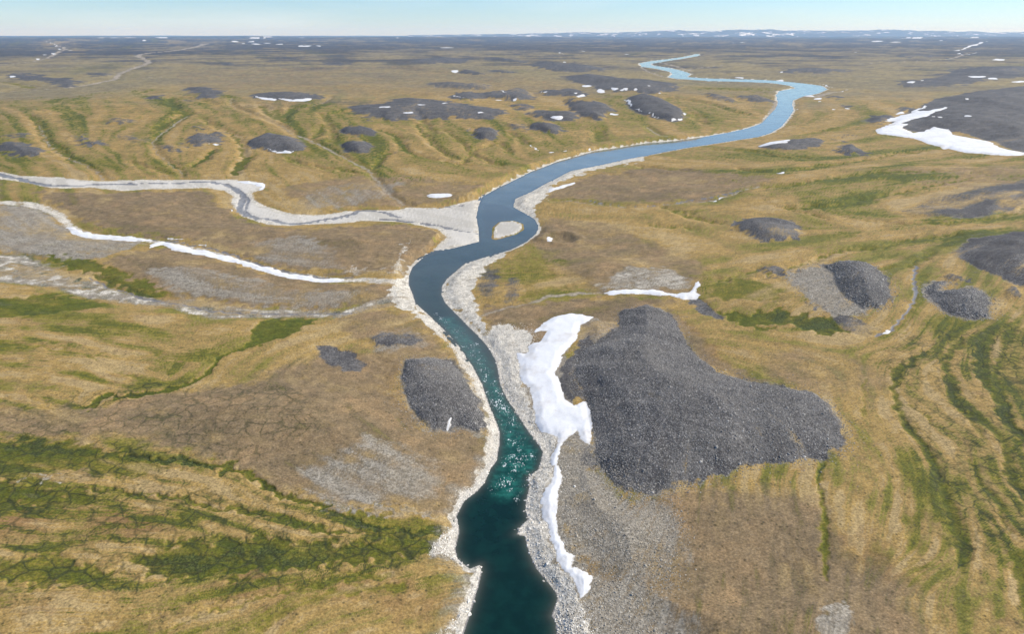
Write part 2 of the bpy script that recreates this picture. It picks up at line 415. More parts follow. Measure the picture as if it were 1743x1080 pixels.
def window(q, margin):
    y0, y1 = q[:, 1].min() - margin, q[:, 1].max() + margin
    a = np.arctan2(np.concatenate([q[:, 0] - margin, q[:, 0] + margin]*2), np.concatenate([np.maximum(q[:, 1] - margin, 60)]*2 + [q[:, 1] + margin]*2))
    r0, r1 = np.searchsorted(rr, [y0, y1])
    c0, c1 = (a.min() - az0)/daz, (a.max() - az0)/daz
    return (slice(max(int(r0) - 1, 0), min(int(r1) + 2, NR)), slice(max(int(c0) - 1, 0), max(min(int(c1) + 3, NA), 1)))
def dist_win(q, closed, widths, margin, warp=1.0):
    w = window(q, margin + (0 if widths is None else max(widths)))
    x, y = X2[w] + warp*WX2[w], Y2[w] + warp*WY2[w]
    if x.size == 0:
        return w, np.zeros(x.shape)
    return w, seg_dist(x.ravel(), y.ravel(), q, closed, widths).reshape(x.shape)
def soft_poly(px, edge, w=1.0, warp=2.2):
    """1 inside an outline, soft over 'edge' photo pixels"""
    q = G(px)
    m = float(np.median(mpp(q)))
    sl, d = dist_win(q, True, None, edge*m*1.6 + 5, warp)
    return sl, w*sm(0.5 - d/(2*edge*m))
GULLY = np.zeros(NR*NA)
FLOW = []                     # drainage lines also steer the grain of the vegetation
def soft_line(px, half, edge=1.0, w=1.0, n=2, flow=True, warp=1.25):
    s = spline(px, n=n)
    q = G(s)
    mp = mpp(q)
    if np.isscalar(half):
        half = [half]*len(px)
    hw = np.interp(np.linspace(0, len(px) - 1, len(s)), range(len(px)), half)*mp
    m = float(np.median(mp))
    if flow:
        FLOW.append(q)
    gd = 13*m
    sl, d = dist_win(q, False, hw, max(edge*m*2, gd) + 5, warp)
    if flow and m > .5:
        gv = GULLY.reshape(NR, NA)[sl]
        np.maximum(gv, min(2.6*m, 4.5)*np.exp(-(np.maximum(d, 0)/(.45*gd))**2), out=gv)
    return sl, w*sm(0.5 - d/(2*edge*m))
def mx(a, b):
    if isinstance(b, tuple):
        v = a.reshape(NR, NA)[b[0]]
        np.maximum(v, b[1], out=v)
    else:
        np.maximum(a, b, out=a)

N = X.size
gravel, pale, green, taupe, slate, moss, wet, crack, ruddy, sand, creek = [np.zeros(N) for _ in range(11)]
mound_id = np.full(N, -1)

# ---- mounds
for i, (key, px, hh, w) in enumerate(mounds):
    q = G(px)
    m = float(np.median(mpp(q)))
    crisp = key != 'm' or w > .96
    sl, d = dist_win(q, True, None, 16*m + 5, 1.2 if crisp else 3.0)
    e = 7.0 if crisp else 7.5
    g = w*sm(0.5 - d/(2*e*m))
    gv, mv = gravel.reshape(NR, NA)[sl], mound_id.reshape(NR, NA)[sl]
    mv[(d < 0) & (g > gv)] = i
    np.maximum(gv, g, out=gv)
    if hh > 1.5:
        sv_ = slate.reshape(NR, NA)[sl]
        np.maximum(sv_, (.85 if key in ('left', 'east') else .35 if key == 'big' else .28)*sm(1 - d/(13*m)), out=sv_)
for px, w in (([(1010, 560), (1000, 640), (1000, 730), (1020, 800), (980, 790), (1010, 720), (990, 680), (970, 690), (950, 650), (960, 620), (985, 585)], .7),
              ([(1180, 500), (1212, 520), (1230, 545), (1200, 535), (1170, 515)], .95),  # shadow in the snow gully, painted dark with the gravel colour
              ([(840, 545), (870, 470), (885, 480), (888, 510), (850, 520), (815, 500), (810, 470), (830, 455), (850, 460)], .5),
              ([(1420, 540), (1460, 545), (1500, 556), (1480, 570), (1445, 570)], .6)):
    mx(gravel, soft_poly(px, 7, w))

# ---- dry, brown-grey ground
for px, e, w in (
  ([(140, 705), (260, 672), (400, 655), (520, 640), (640, 645), (690, 700), (760, 760), (805, 790), (775, 830), (740, 862), (640, 868), (540, 852), (450, 822), (400, 797), (300, 765), (200, 735)], 25, 1),
  ([(60, 325), (150, 330), (350, 325), (400, 370), (480, 392), (680, 382), (750, 400), (720, 440), (690, 470), (600, 470), (480, 455), (350, 410), (200, 395), (130, 370)], 8, .95),
  ([(180, 440), (300, 420), (450, 465), (580, 485), (690, 495), (640, 515), (560, 528), (430, 522), (300, 505), (220, 472)], 8, .9),
  ([(930, 335), (1000, 300), (1100, 285), (1230, 290), (1320, 305), (1200, 340), (1060, 345)], 12, .9),
  ([(890, 400), (940, 370), (1040, 380), (1120, 420), (1190, 450), (1190, 500), (1020, 500), (940, 450)], 18, .75),
  ([(1040, 850), (1130, 850), (1280, 830), (1380, 850), (1450, 940), (1540, 1000), (1560, 1110), (1000, 1130), (1000, 1010), (960, 900)], 55, 1), ([(430, 640), (560, 600), (680, 600), (700, 700), (640, 760), (500, 740)], 40, .85), ([(0, 690), (150, 690), (300, 740), (150, 745), (0, 735), (-100, 720)], 15, .8), ([(1250, 600), (1400, 590), (1520, 640), (1500, 700), (1440, 690), (1330, 650)], 30, .4), ([(0, 300), (0, 350), (-200, 350), (-200, 300)], 6, .5), ([(700, 540), (640, 530), (560, 545), (600, 575), (720, 600), (760, 610), (740, 570)], 14, .7),
  ([(1130, 520), (1180, 560), (1230, 620), (1330, 655), (1280, 650), (1190, 615), (1150, 560)], 10, .8),
  ([(820, 520), (900, 520), (1060, 505), (1170, 515), (1100, 525), (1050, 545), (900, 560), (840, 570)], 10, .9),
  ([(590, 300), (690, 300), (760, 310), (830, 320), (780, 345), (700, 350), (600, 352), (500, 340), (480, 320)], 10, .7),
  ([(740, 700), (820, 740), (835, 800), (800, 850), (760, 880), (700, 870), (680, 760)], 14, .95), ([(700, 560), (760, 600), (800, 650), (690, 620), (640, 640), (600, 610)], 16, .8), ([(300, 120), (700, 110), (1000, 140), (900, 170), (600, 160), (300, 150)], 20, .35), ([(1450, 290), (1743, 280), (1900, 290), (1900, 330), (1600, 320)], 12, .6), ([(860, 560), (900, 540), (980, 530), (1060, 520), (1060, 545), (960, 560), (900, 600)], 8, .9),
  ([(0, 780), (60, 800), (170, 800), (190, 815), (60, 825)], 5, .6)):
    mx(taupe, soft_poly(px, e, w))
for px, e, w in (
  ([(0, 350), (70, 355), (110, 380), (130, 400), (250, 415), (170, 440), (60, 435), (0, 425), (-400, 425), (-400, 345)], 7, .95),
  ([(510, 800), (620, 745), (745, 790), (740, 855), (600, 865), (520, 845)], 30, .85),
  ([(430, 410), (520, 400), (570, 430), (590, 465), (500, 455), (430, 440)], 12, .7),
  ([(240, 460), (330, 455), (500, 490), (640, 500), (560, 526), (430, 520), (300, 500)], 16, .75),
  ([(1020, 490), (1080, 450), (1140, 462), (1184, 482), (1170, 492), (1060, 492)], 9, .9),
  ([(960, 800), (1010, 800), (1080, 860), (1120, 930), (1080, 1000), (1010, 960), (970, 940), (950, 860)], 25, 1.0),
  ([(1000, 980), (1090, 985), (1180, 1060), (1180, 1180), (950, 1180), (950, 1060)], 30, .95), ([(1080, 850), (1150, 870), (1170, 940), (1130, 1010), (1080, 990)], 25, .8), ([(1390, 1060), (1420, 1025), (1450, 1030), (1450, 1090), (1400, 1110)], 8, .9),
  ([(970, 570), (1000, 545), (1045, 545), (1066, 566), (1040, 588), (1000, 592)], 8, .6),
  ([(500, 340), (560, 315), (690, 310), (660, 335), (600, 350), (520, 358)], 8, .6),
  ([(530, 860), (620, 865), (740, 868), (745, 885), (620, 875)], 5, .95), (apron, 6, 1.1), ([(900, 580), (960, 600), (975, 690), (1015, 760), (1000, 830), (960, 900), (990, 960), (1030, 1020), (985, 1030), (930, 920), (915, 850), (940, 780), (900, 690), (880, 620)], 8, 1.15),
  ([(740, 930), (780, 930), (790, 960), (745, 960), (725, 945)], 9, .9),
  ([(0, 430), (50, 436), (110, 470), (200, 505), (290, 525), (150, 500), (0, 470)], 8, .5),
  ([(640, 560), (720, 560), (740, 590), (660, 600), (620, 585)], 12, .5)):
    mx(slate, soft_poly(px, e, w))

# ---- green flushes
for px, e, w in (
  (Z('a', [(1310, 40), (1450, 25), (1560, 45), (1490, 90), (1380, 140), (1240, 172), (1225, 100)]), 5, 1.0),
  ([(0, 507), (93, 500), (186, 512), (190, 522), (120, 531), (60, 537), (0, 540), (-150, 540), (-150, 510)], 6, .85),
  (Z(4, [(250, 480), (400, 475), (520, 520), (650, 580), (790, 640), (850, 685), (760, 690), (600, 640), (480, 590), (330, 545), (230, 500)]), 5, .85),
  ([(-150, 752), (0, 752), (52, 750), (138, 750), (179, 767), (213, 776), (193, 785), (103, 788), (0, 794), (-150, 794)], 8, .9),
  (Z('d', [(-300, 110), (0, 110), (250, 140), (500, 190), (480, 240), (250, 255), (0, 240), (-300, 240)]), 9, .8),
  (Z('d', [(640, 480), (900, 420), (1200, 400), (1743, 415)]) + [(740, 922), (748, 945), (640, 955)] + Z('d', [(1600, 540), (1200, 590), (850, 600), (700, 560)]), 10, .85),
  (Z('d', [(-300, 530), (0, 520), (300, 460), (420, 530), (560, 560), (500, 650), (300, 640), (0, 610), (-300, 610)]), 9, .75),
  (Z(6, [(210, 750), (350, 760), (550, 750), (700, 780), (830, 820), (880, 860), (740, 870), (600, 830), (400, 840), (300, 800)]), 4, 1.0),
  (Z(6, [(200, 600), (430, 600), (600, 650), (500, 700), (250, 700), (190, 680)]), 10, .68),
  (Z(5, [(770, 530), (870, 470), (1000, 480), (1050, 560), (1150, 640), (1000, 680), (900, 700), (880, 600)]), 6, .42),
  ([(560, 870), (660, 876), (745, 890), (752, 925), (700, 930), (600, 905)], 8, .62),
  ([(1660, 560), (1743, 540), (1850, 600), (1850, 760), (1743, 720), (1690, 640)], 22, .5),
  ([(1540, 880), (1565, 880), (1570, 990), (1545, 1000)], 10, .4),
  ([(0, 760), (250, 780), (300, 800), (200, 815), (120, 800), (0, 806), (-100, 800)], 8, .7)):
    mx(green, soft_poly(px, e, w))
for px, hw, e, w in (
  ([(430, 585), (405, 597), (378, 605), (365, 618), (355, 632), (335, 645), (310, 657), (285, 663), (255, 670), (225, 673), (195, 674)], [7, 5, 5, 5, 5, 6, 8, 8, 9, 9, 6], 1.5, 1.1),
  ([(185, 672), (165, 682), (155, 694), (140, 690)], [6, 9, 8, 3], 2, 1.05),
  ([(213, 776), (290, 784), (340, 790), (400, 800), (430, 812), (455, 828), (475, 840), (520, 855), (560, 868), (600, 885), (640, 900), (700, 905), (745, 903)], 7, 4, 1.0),
  ([(160, 832), (250, 842), (310, 848), (350, 862), (420, 870), (470, 880), (540, 900), (600, 908), (700, 918)], [5, 6, 5, 7, 10, 8, 7, 6, 6], 4, .8),
  ([(260, 1090), (330, 1050), (400, 1035), (470, 1010), (560, 990), (620, 985), (660, 978)], 6, 6, .7), ([(420, 1095), (500, 1030), (600, 1005), (680, 1000)], 12, 10, .62),
  ([(-80, 583), (0, 585), (69, 592), (138, 604), (189, 626), (241, 647), (286, 654)], 5, 5, .6), ([(-50, 613), (0, 613), (41, 613)], 4, 4, .7), ([(169, 602), (224, 602), (310, 607), (372, 609)], 4, 4, .62),
  (Z(6, [(350, 50), (500, 65), (700, 40), (900, 15), (1100, -20), (1250, -40), (1400, -60)]), [4, 4, 3, 3, 3, 2, 2], 2.2, .95),
  (Z(6, [(450, 145), (650, 120), (900, 80), (1200, 60), (1400, 60), (1560, 75)]), [3, 4, 5, 4, 2, 2], 2.2, .95),
  (Z(6, [(550, 240), (800, 235), (1000, 190), (1250, 140), (1500, 90)]), [5, 6, 4, 3, 2], 2.5, .95),
  (Z(6, [(550, 240), (650, 262), (700, 270), (760, 290)]), 3, 2, .9), (Z(6, [(980, 310), (1200, 320), (1500, 310), (1743, 250), (1900, 200)]), 4, 4, .75),
  (Z(6, [(430, 590), (520, 560), (700, 500), (850, 450), (1050, 440), (1150, 400), (1400, 370)]), 3, 3, .75), (Z(6, [(230, 600), (330, 575), (440, 545)]), 3, 3, .8),
  (Z(6, [(1000, 540), (1150, 530), (1220, 500), (1290, 460)]), 3, 3, .7), (Z(6, [(0, 250), (100, 290), (250, 320)]), 3, 2.5, .75), (Z(6, [(0, 340), (60, 340), (100, 345)]), 6, 5, .6),
  (Z(6, [(1340, 800), (1400, 770), (1440, 790), (1360, 850)]), 8, 6, .6),
  (Z('c', [(1250, 220), (1130, 280), (1110, 340), (1120, 450), (1150, 540), (1230, 640), (1290, 740), (1340, 840)]) + Z('f', [(1340, 150), (1390, 280), (1430, 400), (1440, 530)]), [6, 10, 8, 9, 9, 7, 8, 9, 10, 12, 13, 8], 7, .9),
  (Z('c', [(1440, 130), (1370, 220), (1350, 270), (1400, 350), (1390, 420), (1450, 500), (1560, 560), (1640, 650), (1700, 780), (1780, 860)]), [8, 7, 7, 8, 9, 8, 6, 6, 7, 8], 7, .85),
  (Z('c', [(1560, 130), (1530, 260), (1560, 360), (1640, 440), (1650, 530), (1743, 620), (1850, 680)]), [9, 11, 9, 10, 10, 13, 14], 6, 1.0),
  (Z('c', [(1690, 40), (1640, 200), (1600, 320), (1640, 430)]), 7, 5, .85), (Z('c', [(1720, 640), (1680, 680), (1660, 740), (1700, 830)]), 7, 5, .9),
  (Z('f', [(1660, 0), (1690, 120), (1743, 180), (1800, 260)]), 9, 6, .9), (Z('f', [(1470, 0), (1530, 130), (1620, 210), (1650, 320), (1680, 380)]), 4, 5, .75),
  (Z('f', [(1700, 480), (1720, 600), (1743, 700), (1760, 800)]), 10, 8, .75), (Z('f', [(740, -20), (735, 200), (760, 300), (750, 480), (760, 600)]), [5, 4, 6, 5, 3], 5, .78),
  (Z('c', [(1130, 450), (1250, 500), (1300, 560), (1400, 600)]), 3, 4, .75), (Z('c', [(950, 330), (960, 420), (950, 520)]), 3, 5, .6), (Z('f', [(1280, 520), (1160, 560), (1180, 500)]), 4, 6, .5),
  (Z(1, [(850, 480), (860, 530), (920, 560), (850, 590), (770, 640)]), [6, 4, 6, 4, 5], 3, .85), (Z(1, [(880, 480), (1000, 490), (1050, 510)]), 4, 3, .65),
  (Z(1, [(1000, 580), (1080, 630), (1150, 660), (1190, 720), (1210, 780)]), [2, 2, 3, 4, 6], 2.5, .85), (Z(1, [(1225, 775), (1180, 820), (1150, 862)]), [8, 8, 5], 2.2, 1.1),
  (Z(1, [(1050, 740), (1000, 790), (910, 830), (840, 800)]), [4, 4, 3.5, 4], 1.8, 1.1), (Z(1, [(1290, 520), (1370, 580), (1450, 530)]), [5, 9, 4], 4, .85), (Z(1, [(1360, 540), (1400, 600)]), 6, 3, .8),
  (Z(1, [(150, 570), (190, 620), (205, 660), (240, 710), (330, 770), (370, 800)]), [3, 5, 4, 3, 4, 4], 2.5, .85), (Z(1, [(1590, 620), (1570, 670), (1540, 680)]), 4, 3, .85),
  (Z(1, [(1430, 780), (1500, 810), (1700, 840), (1743, 850)]), 2.5, 2.5, .85), (Z(1, [(1590, 560), (1640, 640), (1640, 700)]), 3, 3, .6), (Z(1, [(650, 800), (750, 830), (840, 860)]), 2, 2, .6),
  (Z(2, [(180, 640), (260, 660), (300, 710), (330, 750), (400, 770), (540, 800), (640, 815)]), [3, 5, 6, 4, 3, 2.5, 2], 2.2, .9), (Z(2, [(380, 610), (400, 650), (440, 690), (490, 740), (570, 785)]), [4, 3, 3, 2.5, 2], 2.2, .85),
  (Z(2, [(520, 640), (600, 710), (670, 770), (800, 820)]), 2.2, 2, .75), (Z(2, [(610, 800), (640, 750), (700, 725), (780, 700)]), 1.8, 2, .75), (Z(2, [(830, 650), (880, 680), (910, 710)]), 4, 3, .7),
  (Z(2, [(1270, 640), (1285, 700)]), 7, 4, .75), (Z(2, [(160, 830), (200, 780), (240, 750)]), 4, 2.5, .85), (Z(2, [(380, 540), (420, 620), (460, 660)]), 2.5, 2.5, .6), (Z(2, [(780, 700), (830, 750)]), 2.5, 2, .6),
  (Z(2, [(1620, 480), (1680, 490), (1743, 500)]), 6, 5, .6), (Z(3, [(0, 480), (150, 500), (280, 540), (400, 570)]), 3, 4, .6), (Z(3, [(120, 560), (130, 590), (170, 610)]), 5, 3, .6), (Z(3, [(90, 430), (250, 440), (450, 450)]), 4, 5, .55),
  (Z(3, [(650, 660), (800, 640), (1000, 630)]), 5, 5, .5), (Z(3, [(200, 735), (400, 745), (500, 770), (650, 780)]), 4, 4, .6), (Z(3, [(980, 455), (1060, 455)]), 5, 3, .6),
  (Z(5, [(1440, 30), (1550, 45), (1743, 60)]), 2, 2, .65), (Z(5, [(1350, 75), (1500, 80), (1600, 70)]), 4, 4, .45), (Z(5, [(1530, 330), (1700, 340)]), 6, 5, .55), (Z(5, [(1600, 240), (1743, 265)]), 2.5, 2, .7),
  ([(1575, 470), (1568, 510), (1552, 540), (1530, 565)], 8, 5, .55), ([(1640, 560), (1700, 545), (1743, 520)], 7, 6, .55),
  (Z(1, [(0, 400), (60, 410), (150, 430)]), 7, 4, .6), (Z(1, [(1650, 560), (1743, 540)]), 6, 5, .55)):
    mx(green, soft_line(px, hw, e, w))
# dark, sodden moss along the main flushes
for px, e, w in ((Z('d', [(560, 540), (750, 490), (1000, 480), (1250, 440), (1500, 430), (1743, 430), (1743, 490), (1500, 520), (1250, 500), (1050, 540), (850, 590), (720, 560)]), 12, .8),
                 ([(213, 772), (300, 778), (400, 793), (440, 808), (400, 805), (300, 790), (215, 785)], 4, .8), ([(0, 745), (80, 748), (180, 765), (120, 775), (0, 765)], 8, .7),
                 (Z(6, [(370, 765), (550, 755), (700, 785), (830, 825), (870, 855), (720, 860), (600, 820), (450, 790)]), 5, .9),
                 (Z(4, [(400, 545), (560, 590), (700, 640), (800, 690), (650, 670), (480, 600)]), 5, .8), (Z(4, [(0, 465), (150, 480), (200, 510), (100, 510), (0, 500)]), 4, .7)):
    mx(moss, soft_poly(px, e, w))
for px, hw, e, w in (([(430, 812), (455, 828), (475, 840), (520, 855), (560, 868), (600, 885), (640, 900), (745, 908)], 4, 3, .9),
                     (Z('d', [(450, 150), (600, 165), (750, 180), (900, 190), (1000, 220)]), 2.5, 2.5, .8),
                     (Z('d', [(-100, 830), (200, 820), (500, 820), (700, 780), (900, 750), (1200, 690), (1500, 610), (1743, 570)]), 3, 4, .6),
                     (Z('c', [(1250, 200), (1180, 250), (1110, 330), (1110, 450), (1150, 540), (1260, 680)]), 4, 4, .75), (Z('c', [(1360, 330), (1400, 420), (1430, 480), (1500, 560), (1560, 640)]), 6, 6, .7),
                     (Z('c', [(1640, 450), (1640, 520), (1743, 610)]), 6, 4, .9), (Z('f', [(1340, 150), (1390, 280), (1430, 400), (1430, 520)]), 4, 4, .6), (Z('f', [(1640, 0), (1690, 120), (1743, 170)]), 5, 4, .8),
                     (Z('e', [(-50, 280), (80, 310), (200, 350), (330, 355), (460, 350)]), 2.5, 2.5, .8), (Z('e', [(-50, 450), (100, 440), (200, 470), (400, 470)]), 5, 6, .75),
                     (Z('a', [(0, 430), (150, 440), (250, 470), (300, 500)]), 4, 4, .5), (Z('c', [(1530, 160), (1520, 260), (1540, 330)]), 5, 4, .8), (Z('f', [(745, 0), (740, 100), (735, 190), (760, 300)]), 2.5, 3, .7)):
    mx(moss, soft_line(px, hw, e, w))
mx(green, moss*.9)
# frost-crack nets
for px, e, w in (([(1500, 590), (1620, 560), (1743, 560), (1850, 600), (1850, 950), (1743, 900), (1640, 960), (1580, 800), (1520, 700)], 30, 1.0),
                 ([(0, 690), (150, 660), (330, 650), (520, 660), (560, 720), (420, 790), (250, 760), (0, 740), (-100, 740)], 35, .8),
                 ([(-100, 740), (0, 740), (220, 760), (400, 800), (600, 880), (745, 900), (745, 960), (540, 990), (300, 1000), (0, 1090), (-100, 1090)], 40, .85)):
    mx(crack, soft_poly(px, e, w))
# reddish heath
for px, e, w in (([(560, 600), (680, 600), (700, 690), (740, 740), (620, 680), (520, 640)], 25, .8), ([(740, 790), (790, 780), (810, 810), (760, 850)], 12, .7), ([(690, 430), (730, 410), (745, 430), (720, 460)], 8, .7),
                 ([(0, 850), (200, 860), (330, 900), (150, 940), (0, 930), (-100, 900)], 25, .6), ([(0, 1000), (180, 1010), (260, 1070), (0, 1090), (-100, 1050)], 25, .6), ([(400, 975), (700, 985), (780, 1000), (740, 1060), (500, 1060), (300, 1030)], 30, .55),
                 ([(1330, 900), (1480, 900), (1560, 1000), (1420, 1020), (1300, 960)], 35, .7), ([(1000, 545), (1060, 550), (1050, 590), (990, 600)], 8, .5), ([(1140, 530), (1190, 560), (1260, 640), (1200, 610)], 10, .6),
                 ([(240, 500), (300, 490), (320, 510), (300, 525)], 6, .6)):
    mx(ruddy, soft_poly(px, e, w))

fertile = np.zeros(N)
for px, e, w in (([(0, 170), (250, 150), (520, 165), (700, 195), (900, 200), (1050, 210), (1000, 250), (860, 290), (700, 310), (450, 300), (0, 290), (-300, 290), (-300, 180)], 25, .9), ([(1180, 270), (1300, 250), (1743, 250), (1900, 250), (1900, 420), (1600, 420), (1400, 400), (1250, 330)], 25, .9),
                 ([(1480, 560), (1743, 520), (1900, 560), (1900, 1000), (1680, 980), (1560, 900)], 50, .9), ([(-200, 730), (200, 750), (450, 840), (740, 900), (740, 1000), (500, 1090), (-200, 1090)], 50, .7), ([(-200, 530), (300, 545), (420, 560), (330, 650), (150, 690), (-200, 700)], 30, .6),
                 ([(1180, 470), (1380, 500), (1450, 560), (1300, 570), (1190, 540)], 12, .8), ([(1020, 150), (1320, 150), (1320, 190), (1180, 220), (1040, 200)], 12, .7), ([(1350, 200), (1480, 170), (1500, 260), (1350, 250)], 15, .7), ([(840, 440), (960, 440), (980, 500), (890, 510)], 12, .7)):
    mx(fertile, soft_poly(px, e, w))

# ---- pale limestone gravel: river margins, bars, side streams
jit = fbm(X, Y, 14, 3, 61)
bankw = (1.9 + 4.4*jit)*(1 + R_/1800)
mx(pale, sm(1 - (DR - bankw)/(1.5*(1 + R_/900)))*(DR > -1))
mx(pale, (BD < 2)*1.0)
mx(pale, sm(.5 - D1/(3.0*(1 + R_/700)))*.95)
mx(sand, sm(.3 - (D1 + 5*(1 + R_/700)*(.3 + jit))/(5.0*(1 + R_/700)))*1.0)
mx(sand, (BD < 0)*.9)
mx(pale, sm(.5 - D2/(2.5*(1 + R_/700)))*(.62 + .35*jit))
st3 = .5 + .9*fbm(X, Y, 12, 3, 71)
mx(slate, sm(.5 - D3/6.0)*.75)
mx(pale, sm(.4 - D3/4.0)*np.clip(st3 - .25, 0, 1)*1.0)
mx(moss, sm(.5 - D3/5.0)*np.clip(.56 - st3, 0, .6)*2.4)
for px, e, w in ((Z(5, [(500, 690), (500, 640), (540, 590), (600, 530), (700, 480), (860, 440), (740, 520), (670, 600), (650, 680), (680, 760), (720, 840), (690, 870), (620, 800)]), 5, 1.0),
                 (Z(5, [(850, 240), (860, 200), (950, 155), (1080, 85), (1140, 55), (1300, 25), (1500, -10), (1500, 10), (1300, 45), (1150, 90), (1040, 140), (1010, 200), (960, 250), (960, 300), (900, 275)]), 4, 1.0),
                 ([(815, 572), (850, 555), (905, 565), (900, 600), (880, 605), (888, 650), (905, 690), (925, 740), (948, 748), (938, 790), (945, 800), (920, 850), (935, 910), (948, 960), (985, 1015), (1000, 1060), (990, 1180), (940, 1180), (938, 1050), (945, 1010), (900, 950), (878, 910), (893, 850), (920, 790), (880, 710), (850, 650)], 6, 1.0),
                 (Z('e', [(480, 860), (560, 790), (620, 660), (660, 590), (640, 530), (560, 510), (540, 460), (540, 350), (570, 200), (530, 190), (600, 170), (700, 60), (760, -20), (800, 0), (720, 140), (600, 260), (580, 400), (570, 480), (720, 530), (650, 740), (560, 860)]), 6, .62),
                 (Z('b', [(340, -10), (430, 80), (520, 150), (600, 270), (650, 380), (720, 500), (720, 640), (700, 760), (660, 830), (760, 830), (800, 600), (730, 440), (680, 330), (600, 200), (420, 20)]), 6, .62),
                 (Z(5, [(240, 650), (340, 560), (360, 640), (370, 740), (440, 800), (520, 870), (450, 860), (350, 760), (250, 720)]), 4, .9),
                 (Z(5, [(300, 450), (340, 390), (330, 450), (300, 540), (320, 580), (220, 590), (260, 560), (200, 580), (210, 545), (280, 530)]), 2.5, .55),
                 (Z(5, [(20, 560), (70, 530), (130, 550), (180, 580), (80, 580)]), 3, .5),
                 (Z('a', [(100, 820), (180, 815), (330, 815), (340, 830), (180, 845)]), 4, .5),
                 (Z(5, [(1180, 630), (1290, 600), (1440, 560), (1600, 530), (1690, 580), (1730, 640), (1640, 655), (1400, 645)]), 14, .35)):
    mx(pale, soft_poly(px, e, w))
for k_, (px, hw) in enumerate(far_streams):
    mx(creek, soft_line(px, hw*(1 if k_ < 9 else .8), max(1.0, hw*.6), 1.0 if k_ < 9 else .66, warp=.7))
mx(wet, sm(1 - np.abs(DR - .2)/(.9 + .7*jit))*(R_ < 700)*.9)
mx(slate, sm(1 - DR/(16 + 12*jit))*(DR > 0)*(R_ < 620)*.75)
# wet braids in the side streams
for px, hw in ((Z(4, [(-50, 75), (0, 78), (130, 110), (260, 135), (430, 130), (660, 125), (900, 118), (1050, 118), (1150, 140), (1200, 180), (1190, 230), (1180, 260), (1240, 285), (1330, 300), (1420, 322), (1500, 318), (1600, 300), (1743, 275)]) + Z(5, [(80, 260), (200, 262), (290, 290)]), 3.8),
               (Z(4, [(1150, 150), (1230, 200), (1210, 260), (1270, 300)]), 2.0), (Z(5, [(200, 300), (400, 320), (550, 345), (690, 380)]), 2.0), (Z(4, [(1430, 330), (1600, 310), (1743, 285)]), 1.2),
               (Z(5, [(480, 245), (560, 235), (650, 230)]), 1.0), (Z(4, [(550, 390), (750, 405), (900, 420), (1060, 450), (1250, 510), (1420, 560), (1600, 590), (1743, 590)]), 1.8),
               (Z(4, [(430, 590), (560, 640), (700, 690), (850, 715), (1000, 745), (1200, 760), (1500, 765), (1743, 765)]), 1.6),
               (Z(0, [(1560, 452), (1556, 480), (1560, 500), (1548, 525), (1530, 548), (1510, 565), (1488, 572)]), 1.5),
               (Z(5, [(1230, 208), (1400, 232), (1560, 228), (1743, 205)]) + Z(6, [(60, 208), (170, 195), (270, 175), (350, 150)]), .9)):
    mx(wet, soft_line(px, hw*1.5, 2.2, 1.0, flow=False, warp=.6))

FAR = sm((R_ - 1300)/2600)

# ------------------------------------------------------------------ grain of the vegetation, drawn out along the drainage
for px in ([(1210, 850), (1190, 950), (1150, 1060)], [(1290, 850), (1290, 960), (1280, 1070)], [(1480, 800), (1490, 900), (1500, 1060)], [(860, 430), (930, 445), (1000, 440)], [(1180, 640), (1300, 690), (1430, 790)],
           [(1240, 580), (1350, 600), (1450, 630), (1500, 700)], [(540, 640), (640, 690), (740, 760)], [(250, 370), (450, 400), (700, 420)], [(300, 450), (450, 490), (640, 505)], [(1250, 440), (1350, 425), (1480, 415)],
           [(950, 370), (1080, 380), (1200, 400)], [(100, 560), (250, 560), (400, 565)], [(100, 900), (300, 890), (500, 930)], [(50, 1040), (250, 1030), (400, 990)], [(650, 1040), (750, 1000)], [(1000, 320), (1150, 310), (1280, 300)],
           [(600, 280), (700, 300), (800, 310)], [(60, 270), (120, 285)], [(240, 265), (220, 300)], [(1500, 150), (1600, 230)], [(1250, 160), (1280, 190)], [(300, 130), (600, 140)], [(700, 120), (900, 130)], [(20, 180), (60, 200)], [(1450, 200), (1400, 220)]):
    FLOW.append(G(spline(px, n=2)))
cr_, cc_ = np.unique(np.r_[np.arange(0, NR, 12), NR - 1]), np.unique(np.r_[np.arange(0, NA, 12), NA - 1])
gx, gy = X2[np.ix_(cr_, cc_)], Y2[np.ix_(cr_, cc_)]
c2 = np.zeros(gx.shape); s2_ = np.zeros(gx.shape)
lg = np.log(gy)
for q in FLOW:
    a_, b_ = q[:-1], q[1:]
    for (ax, ay), (bx, by) in zip(a_, b_):
        mx_, my_ = (ax + bx)/2, (ay + by)/2
        th = 2*math.atan2(by - ay, bx - ax)
        dd = ((gx - mx_)/gy)**2 + (1.6*(lg - math.log(max(my_, 60))))**2 + 4e-4
        w_ = 1/dd**1.7
        c2 += w_*math.cos(th); s2_ += w_*math.sin(th)
def upsample(g):
    t = np.stack([np.interp(np.arange(NA), cc_, row) for row in g])
    return np.stack([np.interp(np.arange(NR), cr_, t[:, k]) for k in range(NA)], 1)
nrm = np.hypot(c2, s2_) + 1e-12
TH = .5*np.arctan2(upsample(s2_/nrm), upsample(c2/nrm))
TH += .35*fbm(X, Y, 60, 2, 141).reshape(NR, NA)
UX, UY = np.cos(TH), np.sin(TH)
rnd = rng.uniform(-1, 1, (NR, NA))
rnd2 = np.zeros((NR, NA))
for a_ in range(-3, 4):
    for b_ in range(-3, 4):
        rnd2 += np.roll(np.roll(rng.uniform(-1, 1, (NR, NA)) if False else rnd, a_, 0), b_, 1)
rnd2 /= rnd2.std()
raw = (rnd + .5*(np.roll(rnd, 1, 1) + np.roll(rnd, -1, 1)) + .25*np.roll(rnd, 2, 1)).ravel()
raw = np.clip(.5 + .2*raw/raw.std(), 0, 1)
